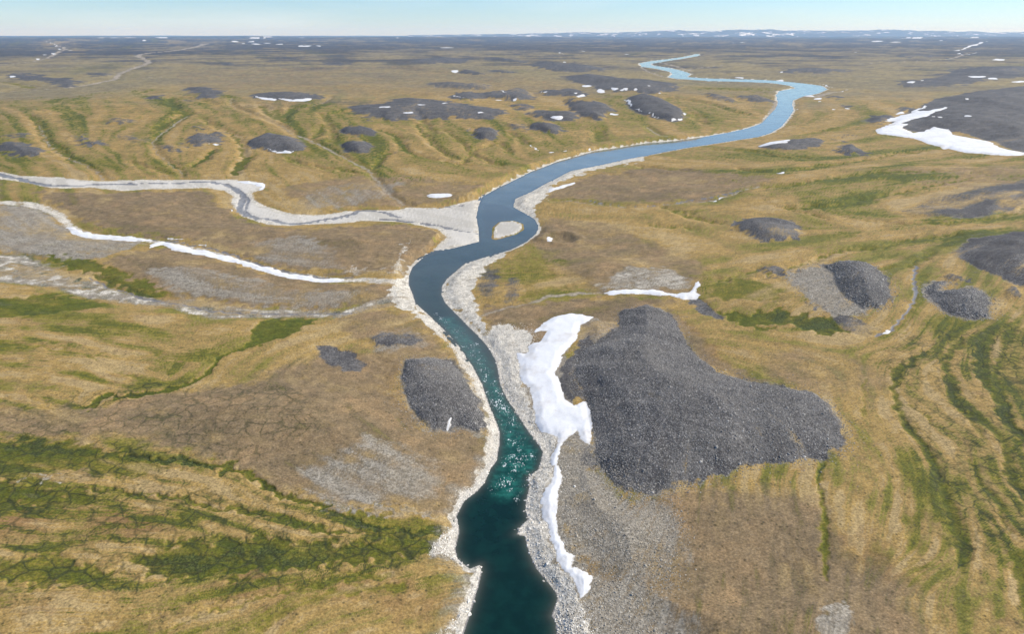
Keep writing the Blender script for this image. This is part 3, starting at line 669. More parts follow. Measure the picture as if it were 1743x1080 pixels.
fine = rnd.copy(); coarse = rnd2.copy()
for sgn in (1, -1):
    x_, y_ = X2.copy(), Y2.copy()
    ri, ci = [a.reshape(NR, NA) for a in grid_pos(x_.ravel(), y_.ravel())]
    lx = ly = None
    for k in range(13):
        r0, c0 = np.rint(ri).astype(np.int32), np.rint(ci).astype(np.int32)
        ux, uy = UX[r0, c0], UY[r0, c0]
        if lx is not None:
            f_ = np.where(ux*lx + uy*ly < 0, -1, 1); ux = ux*f_; uy = uy*f_
        else:
            ux = ux*sgn; uy = uy*sgn
        lx, ly = ux, uy
        p_ = PX.reshape(NR, NA)
        st = 3.6*p_*np.sqrt(ux*ux + (uy*np.minimum(np.maximum(y_/CAMZ, 1), 12))**2)
        x_ = x_ + st*ux; y_ = np.maximum(y_ + st*uy, 90)
        ri, ci = [a.reshape(NR, NA) for a in grid_pos(x_.ravel(), y_.ravel())]
        r0, c0 = np.rint(ri).astype(np.int32), np.rint(ci).astype(np.int32)
        fine += rnd[r0, c0]; coarse += rnd2[r0, c0]
fine = .5 + .19*fine.ravel()/fine.std()
coarse = .5 + .19*coarse.ravel()/coarse.std()
N20 = .5 + .55*fbm(X, Y, 30, 4, 151, .6)
N80 = .5 + .55*fbm(X, Y, 120, 4, 153, .6)
N400 = .5 + .6*fbm(X, Y, 460, 5, 155, .62)
N1500 = .5 + .5*fbm(X, Y, 2600, 6, 157, .62) + .3*fbm(X, Y, 700, 4, 159, .62) + .1*sm((R_ - 3500)/6000)

# ------------------------------------------------------------------ carve flushes, add small relief
Hf = Hh.copy()
dry = sm((DR - .5)/4)
Hf -= dry*(.7*np.clip(green, 0, 1) + .25*moss + .8*np.clip(wet, 0, 1))*(1 - sm((R_ - 900)/1500))
Hf -= GULLY*sm((DR - 10)/60)*(D1 > 3)*(D2 > 3)*(D3 > 3)
near = 1 - sm((R_ - 700)/1500)
ridg = 1 - np.abs(fbm(X, Y, 9, 4, 81))*2
Hf += near*dry*(1.3*fbm(X, Y, 65, 3, 84) + .45*fbm(X, Y, 18, 3, 83) + .14*fbm(X, Y, 4, 2, 85))
Hf += near*sm(DR/2.5)*np.clip(pale, 0, 1)*(D1 > 8)*(D2 > 4)*(np.maximum(ridg, 0)**2*.45 - .15)*(DR < 22)
Hf += dry*np.clip(gravel, 0, 1)*(.9*fbm(X, Y, 14, 3, 87) + 2.6*fbm(X, Y, 46, 3, 88))*(1 - sm((R_ - 1500)/2500))
Hf += sm((R_ - 500)/1500)*sm(DR/60)*np.clip(gravel, 0, 1)*2.2*fbm(X, Y, 70, 3, 89)
# steep cut banks
for px, hh in rims:
    q = on_level(px, 1.0)
    d = culled(X, Y, q, False, margin=140, far=500)
    Hf += hh*np.exp(-(d/45)**2)*sm((DR - 4 - 4*np.abs(noise(X, Y, 22, 91)))/10)*(D1 > 6)

# ------------------------------------------------------------------ materials
def new_mat(name):
    m = bpy.data.materials.new(name)
    m.use_nodes = True
    nt = m.node_tree
    b = nt.nodes['Principled BSDF']
    return m, nt, b
class NB:
    def __init__(s, nt):
        s.nt = nt
        s.co = nt.nodes.new('ShaderNodeTexCoord').outputs['Object']
    def lk(s, a, b):
        s.nt.links.new(a, b)
    def setin(s, sock, v):
        if hasattr(v, 'links') or isinstance(v, bpy.types.NodeSocket):
            s.lk(v, sock)
        else:
            sock.default_value = v
    def noise(s, lam, det=3, rough=.55, co=None, dist=0):
        n = s.nt.nodes.new('ShaderNodeTexNoise')
        n.inputs['Scale'].default_value = 1.0/lam
        n.inputs['Detail'].default_value = det
        n.inputs['Roughness'].default_value = rough
        n.inputs['Distortion'].default_value = dist
        s.lk(co or s.co, n.inputs['Vector'])
        return n.outputs['Fac']
    def voro(s, lam, feature='F1', out='Color', co=None):
        n = s.nt.nodes.new('ShaderNodeTexVoronoi')
        n.feature = feature
        n.inputs['Scale'].default_value = 1.0/lam
        s.lk(co or s.co, n.inputs['Vector'])
        return n.outputs[out]
    def math(s, op, a, b=0.0, c=0.0, clamp=False):
        n = s.nt.nodes.new('ShaderNodeMath')
        n.operation = op
        n.use_clamp = clamp
        for i, v in enumerate((a, b, c)):
            s.setin(n.inputs[i], v)
        return n.outputs[0]
    def ramp(s, x, lo, hi, a=0.0, b=1.0):
        n = s.nt.nodes.new('ShaderNodeMapRange')
        n.interpolation_type = 'SMOOTHSTEP'
        s.setin(n.inputs['Value'], x)
        n.inputs['From Min'].default_value = lo
        n.inputs['From Max'].default_value = hi
        n.inputs['To Min'].default_value = a
        n.inputs['To Max'].default_value = b
        return n.outputs['Result']
    def mix(s, f, a, b, mode='MIX'):
        n = s.nt.nodes.new('ShaderNodeMix')
        n.data_type = 'RGBA'
        n.blend_type = mode
        s.setin(n.inputs[0], f)
        for i, v in ((6, a), (7, b)):
            if isinstance(v, tuple):
                v = v + (1,) if len(v) == 3 else v
            s.setin(n.inputs[i], v)
        return n.outputs[2]
    def attr(s, name):
        n = s.nt.nodes.new('ShaderNodeAttribute')
        n.attribute_name = name
        q = s.nt.nodes.new('ShaderNodeSeparateColor')
        s.lk(n.outputs['Color'], q.inputs[0])
        return q.outputs[0], q.outputs[1], q.outputs[2]
    def val(s, f):
        """grey value as colour"""
        n = s.nt.nodes.new('ShaderNodeCombineColor')
        for i in range(3):
            s.lk(f, n.inputs[i])
        return n.outputs[0]
    def bump(s, h, strength, dist, normal=None):
        n = s.nt.nodes.new('ShaderNodeBump')
        n.inputs['Strength'].default_value = strength
        n.inputs['Distance'].default_value = dist
        s.lk(h, n.inputs['Height'])
        if normal:
            s.lk(normal, n.inputs['Normal'])
        return n.outputs['Normal']

def tundra_material():
    m, nt, b = new_mat('tundra')
    s = NB(nt)
    gr, pa, gn = s.attr('cover_a')
    ta, sl_, mo = s.attr('cover_b')
    we, cr, ru = s.attr('cover_c')
    fa, n20, n80 = s.attr('cover_d')
    n400, n1500, sa = s.attr('cover_e')
    fi, co_, fe = s.attr('cover_f')
    grain = s.math('ADD', s.math('MULTIPLY', s.math('SUBTRACT', fi, .5), .55), s.math('MULTIPLY', s.math('SUBTRACT', co_, .5), .65))
    ds, _u, _v = s.attr('cover_h')
    n1 = s.noise(.95, 4, .7)
    n5 = s.noise(6, 4, .65)
    def thr(mask, nz, k=.8, w=.16, c=.5, g=.6):
        q = s.math('ADD', s.math('MULTIPLY_ADD', s.math('SUBTRACT', nz, .5), k, mask), s.math('MULTIPLY', grain, g))
        return s.math('MULTIPLY', s.ramp(q, c - w, c + w), s.ramp(mask, .04, .3))
    def scl(f, k):
        return s.math('MULTIPLY', f, k)
    # sedge and heath: one wetness value, drawn out along the drainage, picks the plant cover
    mid = s.noise(45, 4, .65)
    dn = s.ramp(n5, .3, .7, -.5, .5)
    wv = s.math('MULTIPLY_ADD', s.math('SUBTRACT', co_, .5), 1.05, .5)
    wv = s.math('MULTIPLY_ADD', s.math('SUBTRACT', fi, .5), .7, wv)
    wv = s.math('MULTIPLY_ADD', s.math('SUBTRACT', n80, .5), .55, wv)
    wv = s.math('MULTIPLY_ADD', s.math('SUBTRACT', mid, .5), .9, wv)
    wv = s.math('MULTIPLY_ADD', s.math('MULTIPLY', dn, s.math('SUBTRACT', 1.0, ds)), .22, wv)
    wv = s.math('MULTIPLY_ADD', fe, .16, wv)
    col = s.mix(s.ramp(wv, .1, .42), (.345, .25, .112), (.3, .2, .066))
    col = s.mix(s.ramp(wv, .42, .62), col, (.228, .165, .058))
    col = s.mix(s.ramp(wv, .6, .82), col, (.19, .158, .036))
    col = s.mix(scl(s.ramp(wv, .84, 1.06), .85), col, (.1, .102, .019))
    col = s.mix(scl(s.ramp(s.noise(13, 4, .65), .56, .7), .4), col, (.2, .125, .062))
    # the high plateau: thinner, greyer cover with dark stony spreads
    pl = s.mix(s.ramp(n400, .35, .7), (.235, .188, .092), (.19, .158, .092))
    pl = s.mix(scl(s.ramp(n80, .5, .8), .6), pl, (.15, .125, .08))
    pl = s.mix(scl(s.ramp(co_, .55, .85), .5), pl, (.14, .13, .06))
    pl = s.mix(scl(s.ramp(s.math('MULTIPLY_ADD', grain, .35, s.math('MULTIPLY_ADD', s.math('SUBTRACT', n400, .5), .5, n1500)), .55, .85), .7), pl, (.075, .068, .068))
    ck_, vf, raw = s.attr('cover_g')
    fp = s.math('ADD', s.math('MULTIPLY', s.math('SUBTRACT', n1500, .5), .9), s.math('MULTIPLY', s.math('SUBTRACT', n400, .5), .9))
    fp = s.math('ADD', s.math('MULTIPLY_ADD', vf, .42, .2), s.math('MULTIPLY_ADD', grain, .3, fp))
    pl = s.mix(scl(s.ramp(fp, .32, .72), .85), pl, (.058, .054, .054))
    pl = s.mix(scl(s.ramp(fp, .75, .35), scl(vf, .5)), pl, (.16, .135, .095))
    col = s.mix(thr(fa, n400, .9, .4, g=.5), col, pl)
    col = s.mix(scl(thr(ru, n20, 1.2, .45, .6), .8), col, (.2, .11, .052))
    tcol = s.mix(s.ramp(n5, .38, .62), (.215, .155, .085), (.162, .118, .066))
    tcol = s.mix(s.ramp(n20, .45, .8), tcol, (.265, .178, .09))
    tcol = s.mix(scl(s.ramp(s.math('ADD', grain, .5), .56, .8), .6), tcol, (.115, .085, .05))
    col = s.mix(thr(ta, n20, 1.5, .5, g=.7), col, tcol)
    # green
    fz = s.math('MULTIPLY', s.ramp(s.math('MULTIPLY_ADD', grain, .9, s.math('MULTIPLY_ADD', n80, .35, .325)), .42, .75), fe)
    gg = s.math('MAXIMUM', gn, s.math('MULTIPLY', fz, .8))
    gg = s.math('MULTIPLY_ADD', s.math('SUBTRACT', n20, .5), .35, s.math('MULTIPLY_ADD', grain, .7, gg))
    light = s.mix(s.ramp(n5, .35, .65), (.18, .155, .02), (.135, .115, .022))
    col = s.mix(thr(gg, n5, .6, .36, .42, 0), col, light)
    dark = s.mix(s.ramp(n5, .4, .62), (.058, .072, .009), (.1, .104, .012))
    col = s.mix(thr(gg, n5, .7, .3, .72, 0), col, dark)
    thread = s.math('MULTIPLY', s.ramp(s.math('MULTIPLY_ADD', s.math('SUBTRACT', co_, .5), .35, fi), .62, .9), s.math('MULTIPLY_ADD', gg, .8, fe, clamp=True))
    col = s.mix(scl(thread, .55), col, (.055, .062, .014))
    mm = s.math('MULTIPLY_ADD', grain, .9, mo)
    col = s.mix(thr(mm, n5, 1.0, .34, .72, 0), col, s.mix(s.ramp(n1, .35, .65), (.022, .034, .01), (.07, .08, .022)))
    # frost cracks
    wr = nt.nodes.new('ShaderNodeVectorMath')
    wr.operation = 'MULTIPLY_ADD'
    nv = nt.nodes.new('ShaderNodeTexNoise')
    nv.inputs['Scale'].default_value = 1/9
    nv.inputs['Detail'].default_value = 1.5
    nv.inputs['Roughness'].default_value = .6
    s.lk(s.co, nv.inputs['Vector'])
    s.lk(nv.outputs['Color'], wr.inputs[0])
    wr.inputs[1].default_value = (9, 9, 0)
    s.lk(s.co, wr.inputs[2])
    ck = s.ramp(s.voro(8.5, 'DISTANCE_TO_EDGE', 'Distance', wr.outputs[0]), .0, .1, 1, 0)
    ck2 = scl(s.ramp(s.voro(3.6, 'DISTANCE_TO_EDGE', 'Distance', wr.outputs[0]), .0, .16, 1, 0), .45)
    cm = thr(cr, n20, 1.6, .4, .5, 1.0)
    ckm = s.math('MULTIPLY', s.math('MAXIMUM', ck, s.math('MULTIPLY', ck2, s.ramp(gg, .1, .6))), cm)
    ckm = s.math('MULTIPLY', ckm, s.math('MULTIPLY_ADD', gg, .6, .55, clamp=True))
    col = s.mix(scl(ckm, .95), col, (.035, .04, .014))
    # dark hummock specks
    sp = s.math('MULTIPLY', s.ramp(s.voro(2.4, 'F1', 'Distance'), .12, .34, 1, 0), s.ramp(n5, .42, .58))
    col = s.mix(scl(sp, .75), col, (.06, .05, .022))
    # stones
    sv = nt.nodes.new('ShaderNodeSeparateColor')
    s.lk(s.voro(.95, 'F1', 'Color'), sv.inputs[0])
    stone = s.mix(s.ramp(sv.outputs[0], .0, 1.0), (.165, .146, .112), (.3, .27, .22))
    stone = s.mix(s.ramp(n20, .4, .85), stone, (.22, .185, .135))
    col = s.mix(thr(sl_, s.mix(.6, s.val(n5), s.val(n20)), 1.7, .5, .6, 1.0), col, stone)
    grv = s.mix(s.ramp(sv.outputs[1], .2, 1.0), (.06, .057, .056), (.142, .136, .13))
    grv = s.mix(scl(s.ramp(n20, .5, .85), .55), grv, (.15, .138, .124))
    grv = s.mix(scl(s.ramp(grain, .0, .3), .7), grv, (.052, .049, .049))
    grv = s.mix(scl(s.ramp(grain, .0, -.3), .45), grv, (.17, .158, .145))
    col = s.mix(thr(gr, s.mix(.5, s.val(n5), s.val(n20)), .9, .28, .5, .8), col, grv)
    pst = s.mix(s.ramp(sv.outputs[2], .1, 1.0), (.42, .385, .32), (.6, .56, .48))
    pst = s.mix(scl(s.ramp(n5, .5, .68), .6), pst, (.24, .205, .15))
    col = s.mix(thr(pa, n5, 1.1, .24, .5, .5), col, pst)
    col = s.mix(s.ramp(s.math('ADD', s.math('MULTIPLY', grain, .5), s.math('MULTIPLY_ADD', s.math('SUBTRACT', n5, .5), .8, ck_)), .25, .85), col, s.mix(s.ramp(n5, .4, .6), (.33, .285, .22), (.22, .185, .135)))
    # tussocks and grit
    tus = s.ramp(n1, .32, .68, .68, 1.28)
    col = s.mix(1.0, col, s.val(tus), 'MULTIPLY')
    col = s.mix(1.0, col, s.val(s.ramp(s.math('MULTIPLY_ADD', s.math('SUBTRACT', fi, .5), .8, raw), .0, 1.0, .84, 1.16)), 'MULTIPLY')
    col = s.mix(thr(sa, n5, .5, .3, .5, .4), col, s.mix(s.ramp(grain, -.25, .25), (.52, .49, .435), (.4, .375, .325)))
    col = s.mix(scl(s.ramp(s.math('MULTIPLY_ADD', grain, .5, we), .25, .75), .85), col, s.mix(s.ramp(fi, .3, .7), (.19, .183, .178), (.12, .115, .115)))
    s.lk(col, b.inputs['Base Color'])
    s.lk(s.ramp(we, 0, 1, .92, .4), b.inputs['Roughness'])
    b.inputs['Specular IOR Level'].default_value = .2
    hgt = s.math('ADD', s.math('MULTIPLY', s.noise(1.1, 1, .6), .55), s.math('MULTIPLY', s.noise(6, 2, .6), 1.3))
    s.lk(s.bump(hgt, .45, .65), b.inputs['Normal'])
    return m

def snow_material():
    m, nt, b = new_mat('snow')
    s = NB(nt)
    n = s.noise(16, 5, .65)
    col = s.mix(s.ramp(n, .46, .68), (.65, .66, .675), (.54, .525, .505))
    col = s.mix(s.math('MULTIPLY', s.ramp(s.noise(2.2, 4, .7), .55, .7), .35), col, (.5, .47, .43))
    rim, _a, _b = s.attr('rim')
    col = s.mix(s.ramp(s.math('MULTIPLY_ADD', s.math('SUBTRACT', s.noise(1.8, 4, .7), .5), 1.6, rim), .45, .95), col, (.4, .37, .32))
    s.lk(col, b.inputs['Base Color'])
    b.inputs['Roughness'].default_value = .75
    s.lk(s.bump(s.noise(5, 4), .22, .5), b.inputs['Normal'])
    return m

def water_material():
    m, nt, b = new_mat('river_water')
    s = NB(nt)
    foam, turq, sky_sheen = s.attr('water_a')
    shal, _, _ = s.attr('water_b')
    n = s.noise(7, 4, .6)
    col = s.mix(s.ramp(n, .4, .65), (.0025, .0165, .0135), (.0035, .024, .019))
    col = s.mix(turq, col, s.mix(s.ramp(s.noise(3.5, 3), .4, .65), (.007, .072, .056), (.022, .155, .118)))
    col = s.mix(sky_sheen, col, (.17, .19, .172))  # pale sky reflection of the far reaches, mixed into the base colour
    col = s.mix(s.math('MULTIPLY', shal, .75), col, (.075, .08, .065))
    fl = nt.nodes.new('ShaderNodeMapping')
    fl.inputs['Rotation'].default_value = (0, 0, math.radians(-12))
    fl.inputs['Scale'].default_value = (1.1, .5, 1)
    s.lk(s.co, fl.inputs['Vector'])
    fm = s.math('MULTIPLY_ADD', s.math('SUBTRACT', s.noise(1.0, 4, .66, co=fl.outputs[0]), .5), 3.0, foam)
    fm = s.math('MULTIPLY', s.ramp(fm, .5, 1.0), s.ramp(foam, .03, .16))
    col = s.mix(fm, col, (.78, .82, .82))
    s.lk(col, b.inputs['Base Color'])
    sheen = s.ramp(s.noise(30, 4, .6), .35, .65, .06, .15)
    s.lk(s.math('MULTIPLY_ADD', fm, .6, sheen), b.inputs['Roughness'])
    b.inputs['IOR'].default_value = 1.33
    w = s.math('ADD', s.noise(2.2, 3, .6), s.math('MULTIPLY', s.noise(.8, 2), .4))
    amp = s.math('MULTIPLY', w, s.math('MULTIPLY_ADD', turq, 2.5, .5))
    s.lk(s.bump(amp, .25, .35), b.inputs['Normal'])
    return m

def stone_material(name, c0, c1, lam=.6):
    m, nt, b = new_mat(name)
    s = NB(nt)
    sh, _, _ = s.attr('tone')
    col = s.mix(sh, c0, c1)
    n = s.noise(lam, 4, .65)
    col = s.mix(1.0, col, s.val(s.ramp(n, .3, .7, .7, 1.3)), 'MULTIPLY')
    s.lk(col, b.inputs['Base Color'])
    b.inputs['Roughness'].default_value = .85
    b.inputs['Specular IOR Level'].default_value = .3
    s.lk(s.bump(n, .5, .12), b.inputs['Normal'])
    return m

M_TUN, M_SNOW, M_WATER = tundra_material(), snow_material(), water_material()

# ------------------------------------------------------------------ mesh building
def link_mesh(name, verts, faces, mat, kind=None, label=None, cat=None, group=None, attrs=None, smooth=True, parent=None):
    me = bpy.data.meshes.new(name)
    nv, nf = len(verts), len(faces)
    k = faces.shape[1]
    me.vertices.add(nv)
    me.vertices.foreach_set('co', np.ascontiguousarray(verts, np.float32).ravel())
    me.loops.add(nf*k)
    me.loops.foreach_set('vertex_index', np.ascontiguousarray(faces, np.int32).ravel())
    me.polygons.add(nf)
    me.polygons.foreach_set('loop_start', np.arange(0, nf*k, k, dtype=np.int32))
    if smooth:
        me.polygons.foreach_set('use_smooth', np.ones(nf, bool))
    for an, arr in (attrs or {}).items():
        at = me.attributes.new(an, 'FLOAT_COLOR', 'POINT')
        full = np.ones((nv, 4), np.float32)
        full[:, :3] = arr
        at.data.foreach_set('color', full.ravel())
    me.update(calc_edges=True)
    me.materials.append(mat)
    o = bpy.data.objects.new(name, me)
    C.objects.link(o)
    if parent: o.parent = parent
    if kind: o['kind'] = kind
    if label: o['label'] = label
    if cat: o['category'] = cat
    if group: o['group'] = group
    return o

idx = np.arange(NR*NA).reshape(NR, NA)
QUADS = np.stack([idx[:-1, :-1], idx[:-1, 1:], idx[1:, 1:], idx[1:, :-1]], -1).reshape(-1, 4)
VERT = np.stack([X, Y, Hf], 1)
ATT = {'cover_h': np.stack([sm((R_ - 260)/450), raw, FAR*0], 1), 'cover_a': np.stack([gravel, pale, green], 1), 'cover_b': np.stack([taupe, slate, moss], 1),
       'cover_c': np.stack([wet, crack, ruddy], 1), 'cover_d': np.stack([FAR, N20, N80], 1),
       'cover_e': np.stack([N400, N1500, sand], 1), 'cover_f': np.stack([fine, coarse, fertile], 1), 'cover_g': np.stack([creek, sm((R_ - 2800)/9000), raw], 1)}

def subset(name, fmask, z, mat, attrs, **kw):
    q = QUADS[fmask]
    if len(q) == 0:
        return None
    u, inv = np.unique(q, return_inverse=True)
    v = np.stack([X[u], Y[u], z[u]], 1)
    return link_mesh(name, v, inv.reshape(-1, 4), mat, attrs={k: a[u] for k, a in attrs.items()}, **kw)

fid = mound_id[QUADS]
fm_id = np.where((fid == fid[:, :1]).all(1), fid[:, 0], -1)
fpale = (pale[QUADS] > .5).all(1) & (fm_id < 0) & (R_[QUADS[:, 0]] < 2500)
fgreen = (green[QUADS] > .62).all(1) & (fm_id < 0) & ~fpale
fbase = (fm_id < 0) & ~fpale & ~fgreen
subset('tundra_ground', fbase, Hf, M_TUN, ATT, kind='structure', label='ochre and brown tundra ground rolling away to the horizon', cat='ground')
subset('gravel_bank', fpale, Hf, M_TUN, ATT, kind='structure', label='pale limestone gravel along the river and its side streams', cat='gravel')
subset('moss', fgreen, Hf, M_TUN, ATT, kind='stuff', label='bright green moss in the wet flushes of the tundra', cat='moss')
mound_label = {'big': 'large dark grey boulder hill beside the long snowbank', 'left': 'dark grey stony mound on the bank opposite the long snowbank',
               'mid': 'dark rounded stony knoll above the green fen', 'east': 'dark hooked stony mound beside the small ravine',
               'far': 'broad dark stony hill with a wide snowfield at its foot'}
for i, (key, px, hh, w) in enumerate(mounds):
    subset('hill', fm_id == i, Hf, M_TUN, ATT, kind='structure', label=mound_label.get(key, 'low dark stony mound rising from the tundra'), cat='hill')

# ------------------------------------------------------------------ river
rap_env = np.zeros(N)
for px, hw, w in (([(760, 545), (800, 600), (830, 650), (850, 690), (870, 730), (885, 770), (870, 810), (860, 835)], [12, 20, 18, 18, 24, 30, 34, 26], 1.0),):
    s_ = spline(px, n=3)
    q = on_level(s_, 0)
    hwm = np.interp(np.linspace(0, len(px) - 1, len(s_)), range(len(px)), hw)*mpp(q)
    d = culled(X, Y, q, False, hwm, margin=30)
    mx(rap_env, sm(.5 - d/9.0))
foam = np.zeros(N)
spots = Z('b', [(670, 165), (650, 220), (685, 240), (715, 322), (765, 350), (710, 345), (770, 395), (795, 410), (715, 400), (740, 450), (780, 450), (800, 480), (820, 500), (775, 470),
   (850, 560), (830, 640), (880, 690), (850, 720), (835, 735), (870, 730), (810, 760), (940, 715), (900, 760), (860, 790)]) + Z('e', [(810, 35), (865, 40), (830, 120), (800, 130), (840, 160), (870, 205)]) + Z('b', [(470, 15), (495, 35)])
qs = on_level(spots, 0)
for k, (sx, sy) in enumerate(qs):
    rad = (.9 + 1.0*random.random())*(2.8 if 9 <= k <= 13 else 1.5)
    mm = (np.abs(X - sx) < 12) & (np.abs(Y - sy) < 12)
    foam[mm] = np.maximum(foam[mm], .6*np.exp(-((X[mm] - sx)**2 + ((Y[mm] - sy)/1.5)**2)/rad**2))
foam = np.maximum(foam, rap_env*np.clip(.2 + .5*fbm(X, Y, 9, 3, 95), 0, .42))*(DR < -.2)
turq = np.clip(rap_env*(.55 + .5*fbm(X, Y, 10, 2, 96)), 0, 1)
d = culled(X, Y, on_level([(700, 470), (740, 450), (850, 430), (900, 400), (912, 380), (890, 370), (870, 395), (800, 415), (720, 440)], 0), margin=40)
sky_sheen = .65*sm((Y - 500)/650) + .33*sm((Y - 280)/160)  # paler upstream: sky reflection at low viewing angles painted into the water colour
sky_sheen = np.maximum(sky_sheen*(.85 + .3*fbm(X, Y, 40, 3, 97)), .0)
shal = np.exp(np.minimum(DR, 0)/1.6)
s2 = culled(X, Y, on_level([(820, 345), (860, 350), (890, 365), (850, 380), (842, 408), (825, 400)], 0), margin=30)
mx(shal, .7*sm(.5 - s2/14))
waves = .2*rap_env*fbm(X, Y, 5, 3, 98) + .1*foam
sl_water = (DR[QUADS].min(1) < 2.5 + R_[QUADS[:, 0]]*.002)
WATT = {'water_a': np.stack([foam, turq, np.clip(sky_sheen, 0, 1)], 1), 'water_b': np.stack([shal]*3, 1)}
ffoam = sl_water & (foam[QUADS] > .42).all(1)
subset('river', sl_water & ~ffoam, waves, M_WATER, WATT, kind='structure', label='green river winding through the tundra', cat='river')
subset('white_water', ffoam, waves, M_WATER, WATT, kind='stuff', label='white foam breaking over the rapids', cat='foam')

# ------------------------------------------------------------------ snow patches
SNOWS = []
SD_ALL = np.full(N, 1e6)
def snow(px, label, group=None, line=None, thick=1.2):
    px = list(px)
    if not line and group:
        cy_ = sum(p[1] for p in px)/len(px)
        px = [(p[0], cy_ + .68*(p[1] - cy_)) for p in px]
    px = [(p[0], max(p[1], 64.5 + .35*(p[1] - 64.5))) for p in px]      # nothing farther than the plateau rim
    hw = None
    if line:
        s_ = spline(px, n=3)
        q = G(s_)
        hw = np.interp(np.linspace(0, len(px) - 1, len(s_)), range(len(px)), line if not np.isscalar(line) else [line]*len(px))*mpp(q)
    else:
        q = G(px)
    m = float(np.median(mpp(q)))
    w, d = dist_win(q, not line, hw, 10*m + 4, .9 if line else .55)
    if d.size == 0:
        return
    xs, ys = X2[w], Y2[w]
    if not line:
        d = d + 1.4*m*noise(xs, ys, 7*m, 101) + (1.6 if m < .6 else .8)*m*noise(xs, ys, 3*m, 102)
    sv = SD_ALL.reshape(NR, NA)[w]
    np.minimum(sv, d, out=sv)
    inn = d < 0
    cell = inn[:-1, :-1] | inn[1:, :-1] | inn[:-1, 1:] | inn[1:, 1:]
    if not cell.any():
        return
    z = Hf.reshape(NR, NA)[w] + np.clip(-d*.2/max(1, m*.8), -3, thick*(.85 + .15*noise(xs, ys, 30*m, 103)))
    ii = np.arange(d.size).reshape(d.shape)
    quads = np.stack([ii[:-1, :-1][cell], ii[:-1, 1:][cell], ii[1:, 1:][cell], ii[1:, :-1][cell]], 1)
    # a patch is one piece: keep the largest connected part
    lab = ii.copy(); lab[:] = -1
    cl = np.where(cell, np.arange(cell.size).reshape(cell.shape), -1)
    for _ in range(400):
        n2 = cl.copy()
        for a_, b_ in (((slice(1, None), slice(None)), (slice(None, -1), slice(None))), ((slice(None), slice(1, None)), (slice(None), slice(None, -1)))):
            n2[a_] = np.where(cell[a_], np.maximum(n2[a_], n2[b_]), -1)
            n2[b_] = np.where(cell[b_], np.maximum(n2[b_], n2[a_]), -1)
        if (n2 == cl).all(): break
        cl = n2
    ids = cl[cell]
    best = np.bincount(ids - ids.min()).argmax() + ids.min()
    quads = quads[ids == best]
    u, inv = np.unique(quads, return_inverse=True)
    v = np.stack([xs.ravel()[u], ys.ravel()[u], z.ravel()[u]], 1)
    o = link_mesh('snow_patch', v, inv.reshape(-1, 4), M_SNOW, label=label, cat='snow patch', group=group, attrs={'rim': np.stack([np.exp(np.minimum(d.ravel()[u], 0)/(1.6*m + .3))]*3, 1)})
    SNOWS.append(o)

snow(Z('b', [(1260, 30), (1150, 10), (1080, 20), (1000, 60), (950, 110), (1020, 100), (990, 150), (930, 170), (920, 220), (865, 205), (880, 270), (885, 350), (930, 380), (950, 450), (960, 540), (990, 600), (1060, 620), (1075, 650), (1030, 745), (1050, 770)]) +
     Z('e', [(1060, 40), (1040, 110), (985, 210), (1000, 290), (1040, 400), (1065, 500), (1100, 570), (1150, 620), (1190, 710), (1220, 680), (1255, 590), (1200, 565), (1140, 545), (1160, 490), (1110, 470), (1105, 430), (1070, 360), (1070, 230), (1095, 80), (1070, 20)]) +
     Z('b', [(1100, 640), (1170, 590), (1185, 630), (1235, 660), (1245, 540), (1215, 440), (1150, 460), (1110, 440), (1090, 360), (1060, 310), (1110, 200), (1170, 140), (1190, 70)]),
     'long bright snowbank stretching beside the rapids below the boulder hill', thick=1.1)
snow(Z(5, [(1290, 665), (1400, 652), (1550, 650), (1660, 672), (1720, 660), (1743, 640)]) + Z(6, [(130, 605), (145, 625), (115, 662), (142, 668), (125, 695), (60, 695), (0, 680)]) + Z(5, [(1500, 672), (1350, 677)]),
     'narrow snow ribbon in the gully north of the boulder hill, hooked at one end')
snow(Z(5, [(1020, 170), (1030, 150), (1160, 115), (1166, 120), (1100, 147)]), 'slim snow wedge on the gravel bar inside the river bend')
snow(E(5, 487, 187, 66, 12, 0, wob=.08), 'oval snow patch alone under the bank near the stream mouth')
snow(E(5, 1033, 400, 15, 13), 'small round snow patch in the crater beside the river bend')
snow(Z('b', [(520, 585), (530, 545), (550, 515), (548, 560), (530, 590)]), 'thin snow sliver in a cleft of the left bank mound')
snow(Z(3, [(1005, 640), (1060, 622), (1120, 612), (1180, 608), (1140, 632), (1200, 660), (1300, 625), (1370, 640), (1400, 670), (1570, 700), (1640, 735), (1743, 755), (1850, 775), (1850, 800), (1743, 768), (1650, 772), (1450, 755), (1300, 720), (1200, 685), (1020, 662)]),
     'wide bright snowfield spread along the foot of the broad dark hill', thick=2.5)
snow(Z(3, [(1060, 600), (1080, 580), (1160, 565), (1210, 543), (1255, 520), (1262, 525), (1220, 550), (1280, 548), (1360, 526), (1368, 532), (1290, 560), (1250, 580), (1190, 592), (1120, 610), (1060, 622), (1120, 596)]),
     'forked snow tongue climbing the dark hill above the wide snowfield', thick=2.0)
snow(Z(4, [(315, 338), (370, 343), (430, 368), (520, 377), (700, 394), (765, 405), (700, 414), (560, 406), (450, 399), (370, 378)]), 'snow strip at the head of the snow-filled stream')
snow(Z(4, [(740, 424), (800, 408), (880, 428), (1000, 453), (1150, 488), (1300, 528), (1450, 573), (1600, 594), (1712, 600), (1690, 616), (1550, 612), (1400, 588), (1280, 553), (1130, 507), (980, 478), (850, 452), (800, 428), (740, 442)]), 'long curved snow ribbon filling the stream bed between two brown flats')
snow(Z(4, [(560, 376), (700, 386), (850, 400), (900, 408)]), 'hairline snow edge along the grey stream bank', line=1.3, thick=.6)
